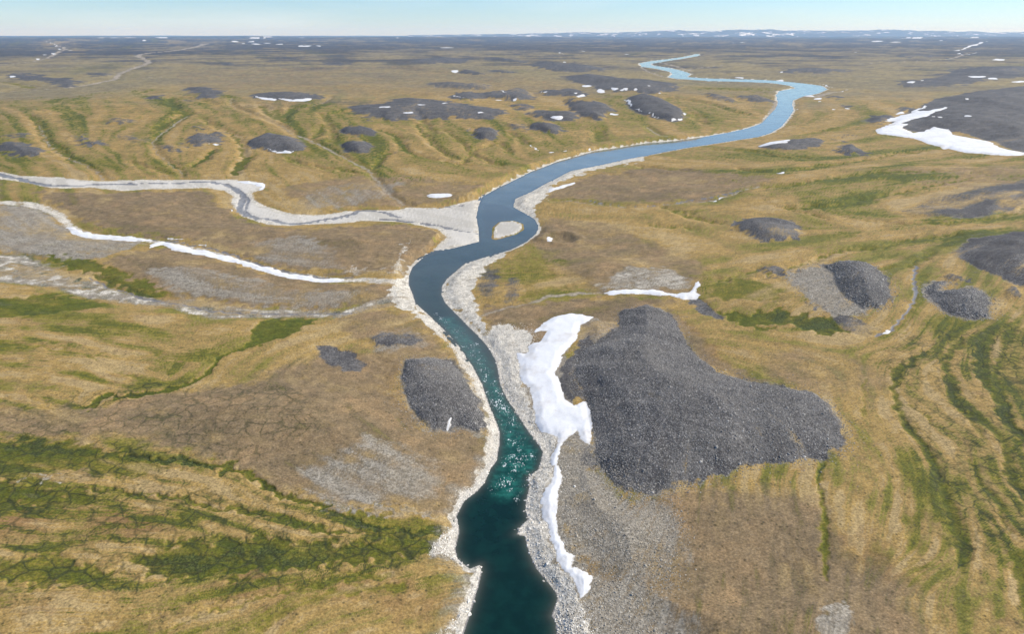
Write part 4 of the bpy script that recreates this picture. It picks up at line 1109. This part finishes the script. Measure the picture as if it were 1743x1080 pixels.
snow(Z(4, [(900, 408), (970, 422), (1050, 444)]), 'short snow edge above the long snow ribbon', line=1.3, thick=.6)
snow(Z(4, [(660, 108), (740, 104), (810, 104)]), 'straight snow edge under the ochre slope by the braided stream', line=1.4, thick=.8)
snow(Z(4, [(750, 149), (830, 149), (910, 146)]), 'straight snow edge on the brown flat side of the braided stream', line=1.3, thick=.8)
snow(Z(4, [(1165, 110), (1230, 112), (1295, 118), (1312, 130), (1300, 152), (1270, 162), (1290, 140), (1260, 130), (1190, 122)]), 'hooked snow edge at the tight bend of the braided stream')
snow(Z(4, [(1110, 250), (1135, 258), (1158, 265)]), 'tiny snow edge inside the tight bend of the braided stream', line=1.3, thick=.6)
snow(Z(3, [(430, 722), (480, 709), (582, 696), (572, 705), (500, 716), (440, 728)]), 'wedge of snow along the edge of a low dark mound by the river')
snow(Z(1, [(1250, 471), (1290, 479), (1368, 489), (1362, 499), (1290, 491)]), 'snow crescent half under the flat dark mound on the plateau slope, beside a wider one')
snow(Z(1, [(1370, 486), (1450, 492), (1543, 486), (1540, 497), (1450, 503), (1390, 494)]), 'wider snow crescent under the flat dark mound on the plateau slope')
snow(Z(1, [(1300, 733), (1380, 747), (1452, 744), (1440, 757), (1370, 757)]), 'snow crescent at the foot of the smooth oval dark mound')
for a in (E(1, 1025, 712, 15, 4), E(1, 1065, 715, 13, 4)):
    snow(a, 'small snow fleck at the foot of a dark mound between green gullies', 'snow flecks on the gully mound')
snow(Z(1, [(-60, 455), (0, 452), (120, 443), (240, 436), (350, 430)]), 'long thin snow line along the far stream on the plateau', line=1.3, thick=1)
snow(E(1, 62, 378, 14, 6), 'snow spot on the dark knoll beyond the far plateau stream')
snow(Z(6, [(150, 210), (200, 203), (240, 192), (272, 184)]), 'white snow streak in the dry creek bed east of the river', line=[1.2, 2.2, 2.2, 1.2], thick=.8)
snow(E(6, 1060, 858, 20, 7, -20), 'small snow streak at the mouth of the little ravine')
snow(E('b', 470, 14, 20, 10, 15), 'small ice block at the head of the rapids', thick=.6)
for a in (E(6, 540, 72, 20, 5),):
    snow(a, 'small pale snow spot among the green streaks', thick=.5)
snow(Z(2, [(910, 715), (940, 722), (978, 745)]), 'diagonal snow streak on the slope above the cut bank', line=2, thick=.8)
for a in (E(2, 1040, 760, 13, 4), E(2, 1108, 755, 8, 4), E(2, 1237, 744, 8, 3)):
    snow(a, 'small snow fleck on the crumbling cut bank of the river', 'snow flecks on the cut bank')
snow(Z(2, [(1408, 493), (1425, 503), (1440, 525)]), 'snow edge on the upper flank of the steep dark mound by the river', line=[1, 3, 1.2])
for a in ([(1465, 538), (1495, 553)], [(1520, 560), (1565, 580)]):
    snow(Z(2, a), 'short snow streak low on the flank of the steep dark mound', 'snow streaks on the steep mound', line=1.6)
snow(E(2, 1660, 591, 30, 5), 'snow crescent at the foot of the steep dark mound by the river')
snow(E(2, 1700, 563, 8, 6), 'snow dot on the end of the steep dark mound by the river')
snow(Z(2, [(1265, 450), (1280, 438), (1305, 447), (1310, 457), (1280, 460)]), 'blocky snow patch under the long dark ridge')
for a in (E(2, 1350, 440, 22, 8), E(2, 1405, 441, 24, 9), E(2, 1462, 440, 20, 7), E(2, 1215, 425, 30, 6), E(2, 1523, 424, 9, 5), E(2, 1577, 460, 11, 4)):
    snow(a, 'snow streak on the face of the long dark ridge', 'snow streaks on the dark ridge', thick=2)
snow(Z(2, [(545, 470), (590, 481), (650, 486), (700, 484)]), 'curved snow edge under a flat dark mound of the plateau rim', line=[1, 1.8, 2, 1.2])
snow(Z(2, [(785, 449), (830, 456), (882, 457)]), 'straight snow edge across a flat dark mound of the plateau rim', line=[1.2, 2, 1.2])
snow(E(2, 565, 352, 22, 6), 'snow cap on the end of a dark sliver mound of the plateau')
snow(E(2, 1185, 473, 30, 6, -12), 'snow crescent at the end of a stony mound near the ridge')
snow(Z(2, [(960, 575), (1000, 578)]), 'short snow edge on a dark mound, beside a longer one', line=1.3)
snow(E(2, 1075, 579, 40, 6), 'longer snow edge on a dark mound with green gullies below')
for a in (E(2, 220, 529, 25, 6), E(2, 335, 556, 23, 7, 8), E(2, 695, 557, 19, 6), E(2, 515, 510, 16, 4), E(2, 400, 518, 20, 4), E(2, 780, 495, 13, 4), E(2, 860, 493, 13, 4), E(2, 1005, 455, 15, 6), E(2, 1165, 460, 8, 5), E(2, 1350, 566, 21, 6)):
    snow(a, 'small snow patch in a hollow of the stony plateau rim', 'snow patches on the plateau rim')
snow(Z(2, [(1080, 258), (1100, 267), (1150, 272)]), 'bent snow line on the far valley floor', line=1.4, thick=2)
for a in (E(2, 1197, 252, 7, 4), E(2, 1413, 268, 12, 4), E(2, 1105, 307, 9, 4), E(2, 250, 185, 32, 3), E(2, 520, 235, 34, 3), E(1, 715, 199, 16, 4), E(1, 500, 185, 18, 4), E(1, 560, 184, 20, 4), E(1, 645, 182, 22, 3), E(1, 800, 179, 25, 3),
          E(1, 1260, 183, 22, 4), E(1, 1335, 181, 30, 4), E(1, 1490, 184, 18, 3), E(1, 1160, 204, 17, 5), E(1, 1200, 215, 12, 4), E(1, 1245, 205, 17, 4), E(1, 1270, 217, 22, 4), E(1, 1320, 213, 22, 4), E(1, 1385, 218, 16, 4), E(1, 1505, 227, 30, 5), E(1, 1575, 226, 14, 4),
          E(3, 345, 209, 12, 4), E(3, 1040, 205, 60, 3), E(3, 1110, 208, 30, 3), E(3, 1215, 180, 25, 5), E(3, 1160, 186, 20, 4), E(3, 1490, 178, 30, 5), E(3, 1330, 200, 14, 3), E(3, 310, 212, 12, 3), E(3, 915, 258, 10, 3)):
    snow(a, 'tiny distant snow patch on the hazy plateau near the horizon', 'distant snow patches', thick=3)
snow(Z(1, [(215, 203), (240, 206), (265, 215), (290, 232), (300, 242)]), 'broken snow line along the distant valley at the plateau edge', line=[3, 1.5, 2, 1.5, 2], thick=2)
for a in (E(1, 265, 263, 13, 5), E(1, 185, 290, 14, 4), E(1, 222, 270, 8, 4), E(1, 293, 242, 9, 5), E(1, 350, 250, 10, 3)):
    snow(a, 'snow fleck beside the distant pale stream of the plateau edge', 'snow flecks by the distant stream', thick=2)
snow(Z(3, [(570, 402), (650, 406), (740, 415), (780, 430), (832, 438)]), 'long snow edge on the outer bank of the far river bend', line=[1.6, 2, 2, 2.4, 1.4], thick=1.6)
snow(Z(3, [(720, 466), (760, 458), (830, 450), (866, 441)]), 'straight snow line running away from the far river bend', line=1.5, thick=1.5)
snow(E(3, 535, 399, 24, 6), 'bright snow block at the narrow reach before the far bend')
for a in (E(3, 725, 488, 22, 6), E(3, 732, 501, 11, 3), E(3, 675, 474, 30, 4), E(3, 620, 541, 7, 4), E(3, 805, 541, 9, 4), E(3, 870, 537, 12, 4), E(3, 545, 356, 9, 5), E(3, 335, 384, 28, 4)):
    snow(a, 'small snow patch on the valley floor near the far bend', 'snow patches near the far bend', thick=1.6)
for a in (E(3, 1185, 405, 26, 7), E(3, 1240, 398, 9, 3), E(3, 1510, 379, 40, 8), E(3, 1590, 388, 30, 6, 8), E(3, 1715, 404, 34, 7)):
    snow(a, 'snow patch on the dark stony spread behind the broad hill', 'snow patches behind the broad hill', thick=2)
for a in (E(3, 1455, 488, 8, 5), E(3, 1465, 575, 20, 6), E(3, 1330, 578, 12, 6), E(3, 1300, 576, 8, 4)):
    snow(a, 'small snow spot on the dark crest of the broad hill', 'snow spots on the broad hill', thick=2)
snow(E(3, 1125, 559, 22, 6, -8), 'snow spot on the dark spur beside the forked snow tongue')
snow(Z(3, [(1395, 252), (1430, 245), (1470, 233), (1500, 222), (1555, 204)]), 'white snow-filled ravine descending the distant slope', line=[3, 3, 2.5, 4, 1.5], thick=3)
snow(Z(3, [(1405, 258), (1455, 270), (1520, 258)]), 'lower bend of the distant snow-filled ravine', line=[2, 2.5, 1.2], thick=3)
snow(E(3, 1620, 295, 34, 4), 'flat snow streak on the distant dark bench')

# ------------------------------------------------------------------ stones
def rock_shape():
    """low block: five-sided foot, three-sided crown"""
    a = np.arange(5)*2*np.pi/5 + rng.uniform(-.3, .3, 5)
    f = np.stack([np.cos(a)*rng.uniform(.8, 1.15, 5), np.sin(a)*rng.uniform(.8, 1.15, 5), np.full(5, -.55)], 1)
    b = np.arange(3)*2*np.pi/3 + rng.uniform(0, .6)
    t = np.stack([np.cos(b)*rng.uniform(.35, .75, 3), np.sin(b)*rng.uniform(.35, .75, 3), rng.uniform(.35, .85, 3)], 1)
    return np.concatenate([f, t])
IF = np.array([(0, 1, 5), (1, 6, 5), (1, 2, 6), (2, 3, 6), (3, 7, 6), (3, 4, 7), (4, 0, 7), (0, 5, 7), (5, 6, 7)])
NVR = 8
VARS = [rock_shape() for _ in range(24)]
def height_at(x, y):
    return sample(Hf, x, y)
def field_at(fld, x, y):
    return sample(fld, x, y)
def rock_mesh(n, s):
    """n rocks: per-rock variant, scale and turn -> (n,8,3)"""
    base = np.stack(VARS)[rng.integers(0, 24, n)]
    sc = s[:, None]*rng.uniform(.6, 1.25, (n, 3))*np.array([1.1, 1.0, .8])
    v = base*sc[:, None, :]
    a = rng.uniform(0, 2*np.pi, n)
    b_ = rng.normal(0, .22, n)
    ca, sa, cb, sb = np.cos(a), np.sin(a), np.cos(b_), np.sin(b_)
    y = v[..., 1]*cb[:, None] - v[..., 2]*sb[:, None]
    z = v[..., 1]*sb[:, None] + v[..., 2]*cb[:, None]
    x = v[..., 0]
    return np.stack([x*ca[:, None] - y*sa[:, None], x*sa[:, None] + y*ca[:, None], z], -1)
def scatter(px, n, smin_, smax, mat, name, label, cat, keep=None, power=2.2, spill=3.4):
    q = G(px)
    lo, hi = q.min(0) - 5, q.max(0) + 5
    pts = []
    tot = 0
    for _ in range(40):
        c = rng.uniform(lo, hi, (n*2, 2))
        d = seg_dist(c[:, 0], c[:, 1], q)
        ok = (d < 1.8*noise(c[:, 0], c[:, 1], 9, 111) + rng.exponential(spill, len(c)) - 1.6) & (field_at(SD_ALL, c[:, 0], c[:, 1]) > .4) & (field_at(DR, c[:, 0], c[:, 1]) > .3)
        if keep is not None:
            ok &= rng.uniform(0, 1, len(c)) < keep(c[:, 0], c[:, 1])
        pts.append(c[ok]); tot += ok.sum()
        if tot > n: break
    c = np.concatenate(pts)[:n]
    s = smin_ + (smax - smin_)*rng.uniform(0, 1, len(c))**power
    s = np.where(rng.uniform(0, 1, len(c)) < .015, s*rng.uniform(1.4, 2.4, len(c)), s)
    v = rock_mesh(len(c), s)
    v[..., 0] += c[:, :1]; v[..., 1] += c[:, 1:]
    v[..., 2] += (height_at(c[:, 0], c[:, 1]) + s*.12)[:, None]
    f = (IF[None] + (np.arange(len(c))*NVR)[:, None, None]).reshape(-1, 3)
    tone = np.repeat(np.clip(rng.beta(1.4, 2.6, len(c)) + .28*fbm(c[:, 0], c[:, 1], 28, 3, 161), 0, 1), NVR)
    return link_mesh(name, v.reshape(-1, 3), f, mat, kind='stuff', label=label, cat=cat, attrs={'tone': np.stack([tone]*3, 1)}, smooth=False)

M_DARK = stone_material('dark_boulders', (.1, .095, .087), (.44, .42, .39))
M_PALE = stone_material('pale_rubble', (.54, .5, .43), (.88, .84, .76))
M_MIXED = stone_material('grey_rubble', (.17, .152, .122), (.5, .46, .39))
scatter(big_hill, 50000, .15, .48, M_DARK, 'boulder_field', 'dark grey boulders covering the large hill', 'boulders')
scatter(left_hill, 10000, .15, .45, M_DARK, 'boulder_field', 'dark grey boulders covering the mound on the opposite bank', 'boulders')
scatter(mid_hill, 8000, .22, .65, M_DARK, 'boulder_field', 'dark boulders covering the knoll above the fen', 'boulders')
scatter(east_hill, 5500, .22, .65, M_DARK, 'boulder_field', 'dark boulders covering the hooked mound by the ravine', 'boulders')
scatter(apron, 4500, .2, .6, M_MIXED, 'rubble', 'grey rubble apron beside the dark knoll above the fen', 'rubble')
scatter([(955, 790), (1005, 745), (1030, 800), (1080, 825), (1140, 840), (1160, 900), (1140, 990), (1090, 1060), (1150, 1110), (950, 1130), (945, 1060), (1000, 1020), (1010, 980), (975, 940), (955, 880)], 16000, .13, .42, M_MIXED, 'rubble', 'loose grey rubble on the slope between snowbank and boulder hill', 'rubble')
scatter([(815, 572), (850, 555), (905, 565), (900, 600), (880, 605), (888, 650), (905, 690), (925, 740), (948, 748), (938, 790), (945, 800), (920, 850), (935, 910), (948, 960), (985, 1015), (1000, 1060), (990, 1180), (940, 1180), (938, 1050), (945, 1010), (900, 950), (878, 910), (893, 850), (920, 790), (880, 710), (850, 650)],
        16000, .1, .4, M_PALE, 'rubble', 'pale limestone rubble on the bank below the long snowbank', 'rubble', power=3)
scatter(Z('b', [(340, -10), (430, 80), (520, 150), (600, 270), (650, 380), (720, 500), (720, 640), (700, 760), (660, 830), (740, 830), (800, 600), (730, 440), (680, 330), (600, 200), (420, 20)]) , 7000, .1, .36, M_PALE, 'rubble', 'pale limestone rubble on the bank opposite the snowbank', 'rubble', power=3, spill=.5)
scatter(Z('e', [(480, 860), (560, 790), (620, 660), (660, 590), (640, 530), (560, 510), (430, 480), (480, 380), (540, 350), (570, 200), (530, 190), (600, 170), (700, 60), (760, -20), (800, 0), (720, 140), (600, 260), (580, 400), (570, 480), (720, 530), (650, 740), (560, 860)]), 6000, .1, .36, M_PALE, 'rubble', 'pale rubble around the rocky point by the calm pool', 'rubble', power=3, spill=.5)

# single large blocks at the waterline
M_BLOCK = stone_material('limestone_block', (.42, .39, .34), (.7, .67, .6), .9)
block_meshes = []
for k in range(6):
    v = rock_mesh(1, np.array([1.0]))[0]
    me = bpy.data.meshes.new('block')
    me.from_pydata([tuple(p) for p in v], [], [tuple(f) for f in IF])
    at = me.attributes.new('tone', 'FLOAT_COLOR', 'POINT')
    t = rng.uniform(.2, .9)
    at.data.foreach_set('color', np.tile(np.array([t, t, t, 1], np.float32), NVR))
    me.materials.append(M_BLOCK)
    block_meshes.append(me)
def blocks(line, n, smin_, smax, label, group, off=2.0):
    q = on_level(spline(line, n=4), 0)
    L = np.concatenate([[0], np.cumsum(np.hypot(*np.diff(q, axis=0).T))])
    for k in range(n):
        t = rng.uniform(0, L[-1])
        x = np.interp(t, L, q[:, 0]) + rng.normal(0, off); y = np.interp(t, L, q[:, 1]) + rng.normal(0, off)
        d = field_at(DR, np.array([x]), np.array([y]))[0]
        if d < -1.5 or d > 8 or field_at(SD_ALL, np.array([x]), np.array([y]))[0] < 1.5: continue
        s = rng.uniform(smin_, smax)
        o = bpy.data.objects.new('boulder', block_meshes[int(rng.integers(0, 6))])
        o.location = (x, y, max(float(height_at(np.array([x]), np.array([y]))[0]), -.5) + .1*s)
        o.rotation_euler = (rng.normal(0, .2), rng.normal(0, .2), rng.uniform(0, 6.28))
        o.scale = (s*rng.uniform(.8, 1.4), s*rng.uniform(.8, 1.2), s*rng.uniform(.5, .8))
        o['label'] = label; o['category'] = 'boulder'; o['group'] = group
        C.objects.link(o)
blocks([(840, 610), (850, 650), (875, 700), (905, 740), (920, 775), (900, 805)], 60, .4, .9, 'pale limestone block on the right edge of the rapids', 'blocks beside the rapids')
blocks([(900, 805), (896, 850), (896, 885), (880, 910), (896, 930), (915, 972), (945, 1010)], 55, .4, .9, 'pale limestone block on the snowbank side of the calm pool', 'blocks beside the calm pool')
blocks([(776, 930), (785, 955), (818, 966), (815, 1000), (800, 1050)], 30, .45, .95, 'pale limestone block at the rocky point in the calm pool', 'blocks at the rocky point')

# ------------------------------------------------------------------ far snow-streaked mountains
def mountains():
    a = np.radians(np.linspace(-8, 46, 620))
    dd = np.linspace(52000, 60000, 34)
    D, A = np.meshgrid(dd, a, indexing='ij')
    x, y = (D*np.tan(A)).ravel(), D.ravel()
    t = (D.ravel() - 52000)/8000
    ad = np.degrees(A.ravel())
    amp = sm((ad + 8)/14)*(.55 + .45*sm((ad - 6)/8))*(1 - .3*sm((ad - 24)/12))
    h = (150 + 330*amp*(.75 + .75*fbm(x, y, 5200, 5, 131)) + 120*amp*(1 - 2*np.abs(fbm(x, y, 2200, 4, 133))))*np.sin(np.pi*np.clip(t, 0, 1))**.7
    h = np.maximum(h, -2)
    m, nt, b = new_mat('far_mountain')
    s = NB(nt)
    col = s.mix(s.ramp(s.noise(900, 5, .7), .54, .62), (.1, .1, .11), (.75, .77, .8))
    s.lk(col, b.inputs['Base Color'])
    b.inputs['Roughness'].default_value = .9
    nr, na = D.shape
    ii = np.arange(nr*na).reshape(nr, na)
    q = np.stack([ii[:-1, :-1], ii[:-1, 1:], ii[1:, 1:], ii[1:, :-1]], -1).reshape(-1, 4)
    link_mesh('mountain_range', np.stack([x, y, h + 40], 1), q, m, kind='structure', label='hazy blue snow-streaked mountains on the horizon', cat='mountains')
mountains()

# ------------------------------------------------------------------ haze
def haze():
    x0, x1, y0, y1, z0, z1 = -140000, 140000, -3000, 99000, -60.0, 900.0
    v = np.array([(x, y, z) for z in (z0, z1) for y in (y0, y1) for x in (x0, x1)], float)
    f = np.array([(0, 2, 3, 1), (4, 5, 7, 6), (0, 1, 5, 4), (2, 6, 7, 3), (0, 4, 6, 2), (1, 3, 7, 5)])
    m = bpy.data.materials.new('haze')
    m.use_nodes = True
    nt = m.node_tree
    nt.nodes.remove(nt.nodes['Principled BSDF'])
    pv = nt.nodes.new('ShaderNodeVolumePrincipled')
    pv.inputs['Color'].default_value = (.26, .56, 1, 1)
    pv.inputs['Absorption Color'].default_value = (1, 1, 1, 1)
    pv.inputs['Density'].default_value = 1.5e-5
    pv.inputs['Anisotropy'].default_value = .1
    nt.links.new(pv.outputs[0], nt.nodes['Material Output'].inputs['Volume'])
    link_mesh('haze', v, f, m, kind='stuff', label='thin blue haze over the far tundra', cat='haze', smooth=False)
haze()
print('tris', sum(len(o.data.loop_triangles) if o.data.loop_triangles else sum(len(p.vertices) - 2 for p in o.data.polygons) if len(o.data.polygons) < 5000 else len(o.data.loops) - 2*len(o.data.polygons) for o in bpy.data.objects if o.type == 'MESH'))
